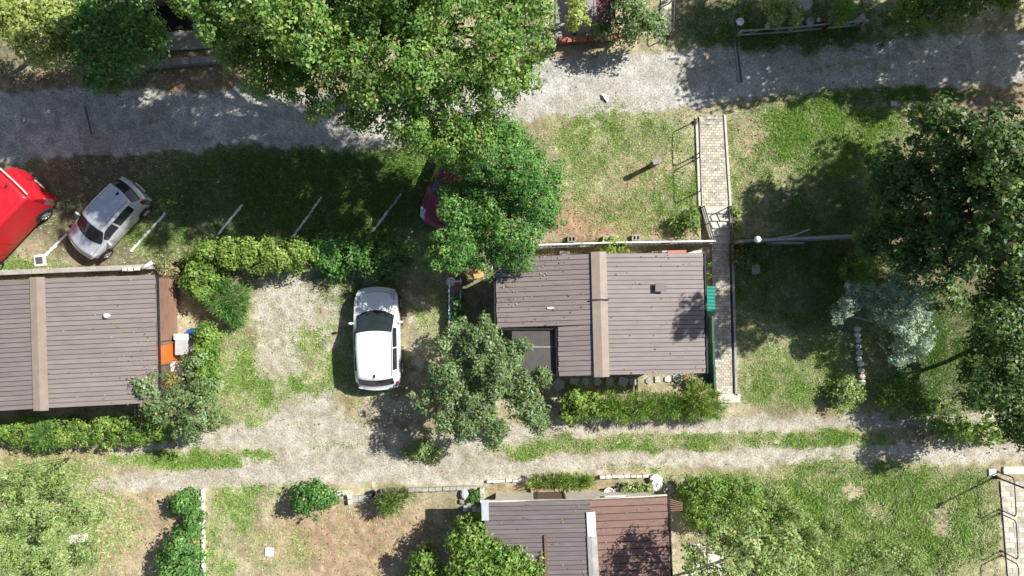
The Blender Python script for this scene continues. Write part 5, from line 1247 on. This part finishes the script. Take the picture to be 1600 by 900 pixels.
# stones and a roll on the concrete edge above the left hut
for i, (px, py, la) in enumerate(((197, 421, 'pale block on the concrete edge, nearest to the ridge'), (206, 421, 'middle pale block on the concrete edge above the left hut'), (216, 420, 'pale block on the concrete edge next to the white roll'))):
    p = P(px, py, 0.44); mb = MB(p); mb.box(p + Vector((0, 0, .08)), (0.17, 0.14, 0.16), 0.05 * i); mb.box(p + Vector((0, 0, .165)), (0.12, 0.09, 0.02), 0.05 * i)
    tag(mb.build('block', M['stone'], None, bevel=0.015), la, 'block', 'blocks on the concrete edge').location = p
p = P(232, 415, 0.44); root = empty('pipe_roll', p, 'white roll lying at the end of the concrete edge', 'roll'); mb = MB(p); mb.tube([p + Vector((-.2, -.12, .08)), p + Vector((.2, .14, .08))], 0.07, 10); mb.build('tube', M['white'], root, True); mb = MB(p); mb.tube([p + Vector((.19, .135, .08)), p + Vector((.206, .145, .08))], 0.045, 8); mb.build('hole', M['darkmetal'], root)

# ------------------------------------------------------------------ things round the middle hut
aw = empty('awning', P(1095, 470, 0), 'green corrugated awning between the middle hut and the path', 'awning')
n = 16
for k in range(n):
    a = P(1101, 447 + k * 2.7, 2.15); b = P(1117, 447.5 + k * 2.7, 2.0); a2 = P(1101, 447 + (k + 1) * 2.7, 2.15); b2 = P(1117, 447.5 + (k + 1) * 2.7, 2.0); u = Vector((0, 0, 0.05)) if k % 2 else Vector((0, 0, 0)); t = Vector((0, 0, .015))
    mb = MB(aw.location); u0 = Vector((0, 0, .04)) if k % 2 else Vector((0, 0, 0)); u1 = Vector((0, 0, .04)) - u0; mb.hexa([a + u0, b + u0, b2 + u1, a2 + u1][::-1], [a + u0 + t, b + u0 + t, b2 + u1 + t, a2 + u1 + t][::-1]); mb.build('sheet_rib', M['teal'], aw)
for y in (450, 487):
    mb = MB(aw.location); q = P(1093, y, 0); mb.box(q + Vector((0.1, 0, 1.0)), (0.05, 0.05, 2.0)); mb.build('post', M['greenframe'], aw)
for i, (y0_, y1_, la) in enumerate(((494, 532, 'dark green glazed panel beside the path, just below the awning'), (535, 566, 'middle dark green glazed panel beside the path'), (569, 604, 'dark green glazed panel beside the path, the one farthest from the awning'))):
    a, b = P(1104 + i * 1.5, y0_, 0), P(1105.5 + i * 1.5, y1_, 0); root = empty('garden_panel', a, la, 'panel', 'green panels beside the path'); c = (a + b) / 2; l = (a - b).length
    mb = MB(a); mb.box(c + Vector((0, 0, .42)), (0.04, l, 0.7), 0.02, (0.0, 0)); mb.build('pane', M['greenpanel'], root)
    for z in (.06, .8): mb = MB(a); mb.box(c + Vector((0, 0, z)), (0.08, l + 0.06, 0.06), 0.02); mb.build('frame_bar', M['greenframe'], root)
    for q in (a, b): mb = MB(a); mb.box(q + Vector((0, 0, .42)), (0.08, 0.06, 0.8)); mb.build('frame_post', M['greenframe'], root)
    mb = MB(a); mb.box(c + Vector((-0.12, 0, .12)), (0.2, l, 0.24)); mb.build('planter_box', M['greenpanel'], root)
SS = ((873, 601, 13, 5, 'bluish stepping stone under the fruit tree twigs, the leftmost'), (897, 597, 12, 4, 'second stepping stone from the left below the middle hut'), (915, 596, 9, 5, 'third stepping stone from the left below the middle hut'), (933, 596, 9, 6, 'fourth stepping stone from the left below the middle hut'),
      (952, 596, 12, 4, 'fifth stepping stone from the left below the middle hut'), (973, 596, 14, 4, 'widest teal stepping stone in the row below the middle hut'), (990, 596, 10, 5, 'stepping stone at the edge of the hut shade'), (1013, 595, 7, 6, 'small narrow sunny stepping stone below the hut'), (1027, 593, 8, 4, 'sunlit cream stepping stone below the hut, first after the narrow one'),
      (1043, 592, 8, 5, 'sunlit pale stepping stone, second after the narrow one'), (1059, 591, 11, 7, 'yellowish rounded stepping stone at the right end'), (1075, 591, 10, 6, 'last whitish stepping stone beside the orange weeds'))
for i, (px, py, r, n, la) in enumerate(SS):
    p = P(px, py, 0); rr = random.Random(i + 40); a0 = rr.uniform(0, 1.5); w = r * S * 0.8
    pts = [(p.x + w * math.cos(a0 + 2 * math.pi * k / n) * rr.uniform(.85, 1.1), p.y + w * math.sin(a0 + 2 * math.pi * k / n) * rr.uniform(.85, 1.1)) for k in range(n)]
    mb = MB(p); mb.prism(pts, -0.03, 0.05); tag(mb.build('stepping_stone', M['steps'], None, bevel=0.012), la, 'stepping stone', 'stepping stones below the middle hut').location = p
# white planter frame on the left of the middle hut
pl = empty('planter', P(712, 478, 0), 'long white framed planter with pots left of the middle hut', 'planter'); c = pl.location
for x in (-.22, .22):
    mb = MB(c); mb.box(c + Vector((x, 0, .42)), (0.05, 2.2, 0.06)); mb.build('side_rail', M['white'], pl)
for k in range(4):
    y = -1.0 + k * .66; mb = MB(c); mb.box(c + Vector((0, y, .42)), (0.42, 0.05, 0.05)); mb.build('cross_rail', M['white'], pl)
    for x in (-.22, .22): mb = MB(c); mb.box(c + Vector((x, y, .2)), (0.045, 0.045, 0.42)); mb.build('leg', M['white'], pl)
mb = MB(c); mb.box(c + Vector((0, 0, .25)), (0.38, 2.1, 0.03)); mb.build('shelf', M['slab'], pl)
def pot(label, p, r, h, mat, cat='pot', soil=True, group='pots and buckets'):
    root = empty('flower_pot', p, label, cat, group); mb = MB(p); mb.lathe(p, [(r * .7, 0), (r * .95, h * .85), (r * 1.08, h * .86), (r * 1.08, h), (r * .9, h), (r * .88, h * .9)], 14); mb.build('pot_body', mat, root, True)
    mb = MB(p); mb.lathe(p, [(r * .86, h * .8), (r * .86, h * .88)], 14); mb.build('soil', M['joint'], root)
    return root
pot('white pot at the top of the framed planter', P(705, 440, 0), .17, .3, M['white'])
pot('terracotta pot on the framed planter', P(718, 449, .3), .13, .24, M['terracotta'])
pot('round green basin on the framed planter', P(718, 465, .3), .2, .16, M['greenframe'], 'basin')
pot('teal pot at the lower end of the framed planter', P(710, 494, .3), .17, .24, M['teal'])
mb = MB(P(744, 428, 0)); c = P(744, 428, 0); yb = empty('work_table', c, 'yellow wooden table at the upper left corner of the middle hut', 'table')
mb = MB(c); mb.box(c + Vector((0, 0, .75)), (0.75, 0.42, 0.05), 0.35); mb.build('table_top', M['yellow'], yb)
for sx in (-.3, .3):
    for sy in (-.14, .14): mb = MB(c); ca, sa = math.cos(.35), math.sin(.35); mb.box(c + Vector((sx * ca - sy * sa, sx * sa + sy * ca, .36)), (0.05, 0.05, .74), .35); mb.build('leg', M['woodwall'], yb)
c = P(772, 413, 0); wp = empty('white_board', c, 'white board leaning at the upper left corner of the middle roof', 'board'); mb = MB(c); mb.box(c + Vector((0, 0, 1.1)), (0.28, 0.5, 0.04), 0.3, (0.3, 0)); mb.build('board', M['white'], wp)
for s_ in (-.2, .2): mb = MB(c); mb.tube([c + Vector((0, s_, 0)), c + Vector((0, s_, 1.08))], 0.02, 5); mb.build('leg', M['woodwall'], wp)
for (px, py, w, d, hh, mat, la) in ((881, 396, .36, .3, .5, 'stone', 'pale mottled box between fence and roof of the middle hut'), (1049, 395, .68, .26, .9, 'pink', 'faded red box between the fence and the middle hut roof'), (1033, 394, .2, .2, .7, 'greytarp', 'small grey box left of the faded red box')):
    c = P(px, py + 4, 0); chest('storage_box', la, 'box', c, (w, d, hh), M[mat], 1, M[mat], 0.02)
c = P(1076, 398, 0.0); mb = MB(c); mb.hexa([c + Vector(v) for v in ((-.3, -.06, .8), (.3, .06, .8), (.28, .14, .8), (-.32, .02, .8))], [c + Vector(v) for v in ((-.3, -.06, .84), (.3, .06, .84), (.28, .14, .84), (-.32, .02, .84))])
for x in (-.2, .2): mb.box(c + Vector((x, x * .2 + .03, .4)), (0.04, 0.04, .8))
tag(mb.build('shelf_plank', M['white']), 'white plank shelf right of the faded red box', 'shelf').location = c
for i, (px, py, la) in enumerate(((893, 374, 'dark block on the leafy ground above the fence, left one'), (993, 372, 'dark block on the leafy ground above the fence, right one'), (948, 374, 'mossy pale block above the fence beside the climber'))):
    c = P(px, py, ZU); root = empty('concrete_block', c, la, 'block', 'blocks above the fence'); mb = MB(c); 
    for dx, w in ((-.14, .05), (0, .05), (.14, .05)): mb.box(c + Vector((dx, 0, .09)), (w, .2, .18))
    mb.box(c + Vector((0, .09, .09)), (.34, .04, .178)); mb.box(c + Vector((0, -.09, .09)), (.34, .04, .178)); mb.build('shell', M['concrete'] if i == 2 else M['rock'], root)
    mb = MB(c); mb.box(c + Vector((0, 0, .02)), (.32, .17, .03)); mb.build('core', M['joint'], root)
c = P(1018, 259, ZU); root = empty('waste_post', c, 'short dark stub post standing on the upper lawn', 'post'); mb = MB(c); mb.box(c + Vector((0, 0, .5)), (0.30, 0.16, 1.05), 0.35); mb.build('post', M['rust'], root, bevel=0.02); mb = MB(c); mb.box(c + Vector((0, 0, 1.04)), (0.34, 0.2, 0.04), 0.35); mb.build('cap', M['slab'], root)
mb = MB(P(945, 152, ZU)); c = P(945, 152, ZU); mb.add([c + Vector(v) for v in ((-.15, .16, .02), (.05, .10, .06), (.16, -.1, .02), (.1, -.2, .03), (-.06, -.02, .09), (-.15, .16, .005), (.16, -.1, .005), (.1, -.2, .005))], [(0, 4, 1), (1, 4, 2), (2, 4, 3), (3, 4, 0), (0, 1, 6, 5), (2, 3, 7, 6), (3, 0, 5, 7)])
tag(mb.build('paper_scrap', M['white']), 'scrap of white paper lying on the sunny road', 'paper').location = c

# ------------------------------------------------------------------ bottom plots
def rock(label, p, r, mat, seed, cat='stone', group=None, sq=(1, .8, .6), name='stone'):
    g = rng(seed); mb = MB(p); mb.ball(p + Vector((0, 0, r * sq[2] * .7)), r, 8, 5, sq)
    for v in mb.v:
        k = 1 + 0.22 * (vnoise(np.array([v.x * 9.1]), np.array([v.y * 9.1 + v.z * 7]), 1.0, seed)[0] - .5) * 2
        c = p + Vector((0, 0, r * sq[2] * .7)); d = v - c; v.x, v.y, v.z = c.x + d.x * k, c.y + d.y * k, c.z + d.z * k
    return tag(mb_obj(mb, name, mat, p), label, cat, group)
def mb_obj(mb, name, mat, p):
    o = mb.build(name, mat); o.location = p; return o
kb = empty('kerb', P(319, 835, 0), 'pale stone kerb running down between the two bottom left plots', 'kerb')
for k in range(15):
    y = 768 + k * 10.5; c = P(318 + R.uniform(-.5, .5) + k * .15, y, 0); mb = MB(kb.location); mb.box(c + Vector((0, 0, .06)), (0.10 + R.uniform(-.01, .02), 0.25, 0.2 + R.uniform(-.04, .04)), R.uniform(-.06, .06)); mb.build('kerb_stone', M['stone'], kb, bevel=0.015)
for i, (px, py, r, la) in enumerate(((318, 778, .14, 'round pale stone at the top of the kerb'), (319, 793, .13, 'pale stone second from the top of the kerb'), (316, 817, .12, 'pale stone halfway down the kerb'))):
    rock(la, P(px - 3, py, 0), r, M['stone'], 300 + i, group='stones on the kerb')
ws_ = [(1338, 514), (1338, 523), (1340, 532), (1340, 541), (1341, 551), (1340, 560), (1343, 568), (1344, 579), (1345, 588), (1346, 597)]
sr = empty('stone_row', P(1340, 555, 0), 'row of white painted stones bordering the lawn right of the hut', 'stone border')
for i, (px, py) in enumerate(ws_):
    p = P(px, py, 0); mb = MB(sr.location); r = R.uniform(.11, .16); mb.ball(p + Vector((0, 0, r * .5)), r, 8, 5, (1, .85, .75))
    for v in mb.v: v.x += R.uniform(-.012, .012); v.y += R.uniform(-.012, .012)
    mb.build('stone', M['stone'], sr, True)
def slab_thing(name, label, px, py, w, d, mat, rz=0.0, cat='slab', z=0.0, h=0.05):
    p = P(px, py); rr = random.Random(px); pts = []
    for sx, sy in ((-1, -1), (0, -1.05), (1, -1), (1.04, 0), (1, 1), (0, 1.03), (-1, 1), (-1.04, 0)):
        x, y = sx * w / 2 * rr.uniform(.93, 1.03), sy * d / 2 * rr.uniform(.93, 1.03); pts.append((p.x + x * math.cos(rz) - y * math.sin(rz), p.y + x * math.sin(rz) + y * math.cos(rz)))
    mb = MB(p); mb.prism(pts, p.z - 0.02, p.z + h); o = tag(mb.build(name, M[mat], None, bevel=0.01), label, cat); o.location = p
slab_thing('stone_slab', 'square cream slab lying on the brown plot', 421, 862, .34, .34, 'stone')
slab_thing('stone_slab', 'white flat stone in the bottom left weeds', 123, 841, .75, .35, 'stone', .15)
slab_thing('stone_slab', 'pale round slab in the shade below the globe lamp', 1180, 421, .32, .4, 'concrete')
slab_thing('stone_slab', 'pale slab at the top of the bottom right path', 1592, 735, 1.3, .32, 'paleconcrete')
slab_thing('stone_slab', 'small pale slab beside the lamp base, bottom right', 1550, 738, .3, .26, 'stone')
slab_thing('stone_slab', 'cream landing slab at the lower end of the shaded path', 1139, 622, .9, .35, 'paleconcrete', .0, 'slab', 0, .06)
slab_thing('stone_slab', 'pale flat stone in the shade at the top right lawn', 1396, 162, .26, .2, 'stone')
slab_thing('stone_slab', 'second pale flat stone at the top right lawn, nearer the dark tree', 1425, 184, .22, .2, 'stone')
# block wall of the brown plot
block_wall('low pale block wall on the brown plot between the two bushes', (518, 769), (546, 768), .22, .2, 3, M['paleconcrete'])
block_wall('short block wall leading down from the pale wall on the brown plot', (546, 770), (549, 786), .2, .16, 2, M['paleconcrete'])
block_wall('low pale wall between the brown bush and the pots', (595, 766), (745, 761), .18, .14, 14, M['concrete'])
block_wall('row of pale slabs left of the brown bush', (549, 779), (585, 777), .12, .24, 3, M['concrete'])
block_wall('whitish kerb along the track above the bottom hut', (760, 752), (830, 749), .12, .1, 7, M['stone'])
block_wall('white kerb behind the potted plants of the bottom hut', (936, 744), (1012, 742), .2, .12, 8, M['stone'])
fr = empty('fire_place', P(740, 775, 0), 'small square stone enclosure with a pale pot, left of the bottom hut', 'enclosure')
for (a, b) in (((753, 760), (754, 795)), ((724, 792), (752, 793))):
    pa, pb = P(*a, 0), P(*b, 0); d = pb - pa; n = 4
    for k in range(n):
        c = lerp(pa, pb, (k + .5) / n); mb = MB(fr.location); mb.box(c + Vector((0, 0, .15)), (d.length / n - .02, .16, .34), math.atan2(d.y, d.x)); mb.box(c + Vector((0, 0, .325)), (.08, .07, .02), 0); mb.build('block', M['rock'] if k % 2 else M['stone'], fr, bevel=.012)
rock('large pale boulder beside the stone enclosure', P(726, 770, 0), .24, M['stone'], 320, sq=(.75, 1, .7), name='boulder')
rock('small grey boulder under the pale one at the enclosure', P(722, 783, 0), .15, M['rock'], 321, name='boulder')
plant('shrub', 'green plant inside the stone enclosure', 'shrub', (741, 775), [(741, 775, .25, 10, .2)], 300, 'fresh', 182, .09, clump=.13, per=18)
pot('dark bucket at the corner of the brown plot hedge', P(583, 769, 0), .13, .24, M['darkmetal'], 'bucket')
pot('pale ring shaped pot above the red roof', P(950, 767, 0), .2, .3, M['stone'])
pot('small grey pot beside the ring shaped pot', P(962, 766, 0), .14, .26, M['greytarp'])
pot('dark teal tub at the corner of the red roof', P(1042, 761, 0), .2, .35, M['slab'], 'tub')
plant('shrub', 'yellowing potted plants in front of the red roof', 'shrub', (995, 763), [(978, 763, .3, 9, .25), (995, 764, .35, 11, .3), (1010, 762, .3, 9, .25)], 800, 'weed', 183, .09, clump=.15, per=20)
c = P(1024, 752, 0); root = empty('tarpaulin_heap', c, 'crumpled white sheet at the corner above the red roof', 'sheet'); mb = MB(c); mb.ball(c + Vector((0, 0, .12)), .34, 14, 8, (.8, 1.0, .5)); rr = random.Random(3)
for v in mb.v: v.x += rr.uniform(-.05, .05); v.y += rr.uniform(-.05, .05); v.z = max(0.01, v.z + rr.uniform(-.04, .06))
mb.build('sheet', M['white'], root); mb = MB(c); mb.tube([c + Vector((-.3, .2, .12)), c + Vector((0, 0, .33)), c + Vector((.28, -.25, .1))], .012, 4); mb.build('cord', M['darkmetal'], root)
c = P(835, 768, 0); root = empty('wood_trough', c, 'long pale trough against the front of the bottom hut', 'trough')
for s_ in (-.11, .11): mb = MB(c); mb.box(c + Vector((1.0, s_ + .1, .12)), (2.4, .03, .24), .02); mb.build('side_board', M['terracotta'], root)
mb = MB(c); mb.box(c + Vector((1.0, .1, .1)), (2.3, .19, .16), .02); mb.build('soil', M['joint'], root)
c = P(1100, 872, 0); root = empty('concrete_pad', c, 'cream concrete pad under the sparse tree at the bottom', 'pad')
for k in range(2):
    mb = MB(c); mb.prism([P(1078 + k * 27, 905, 0)[:2], P(1104 + k * 27, 905, 0)[:2], P(1102 + k * 27, 848, 0)[:2], P(1078 + k * 27, 850, 0)[:2]], -.02, .07); mb.build('slab', M['paleconcrete'], root, bevel=.012)
# little garden things on the shaded plot at the top
pot('white pot behind the thin rail fence', P(1154, 37), .14, .22, M['white'])
pot('white pot beside the shrub at the top right', P(1197, 43), .1, .18, M['stone'])
pot('grey pot behind the rail fence at the top right', P(1262, 37), .14, .24, M['concrete'])
pot('small white pot on the rail fence plot', P(1277, 34), .07, .2, M['white'])
pot('blue pot at the end of the rail fence', P(1345, 33), .12, .2, M['blue'])
c = P(1246, 14); root = empty('round_table', c, 'pale round garden table at the top right edge', 'table'); mb = MB(c); mb.lathe(c, [(.2, 0), (.05, .04), (.04, .6)], 12); mb.build('pedestal', M['concrete'], root); mb = MB(c); mb.lathe(c + Vector((0, 0, .6)), [(.3, 0), (.32, .02), (.32, .05), (.28, .06)], 18); mb.build('table_top', M['concrete'], root)
block_wall('pale block pillar beside the conifer at the top right', (1333, 36), (1341, 35), .6, .2, 1, M['concrete'], ZU, 'pillar')
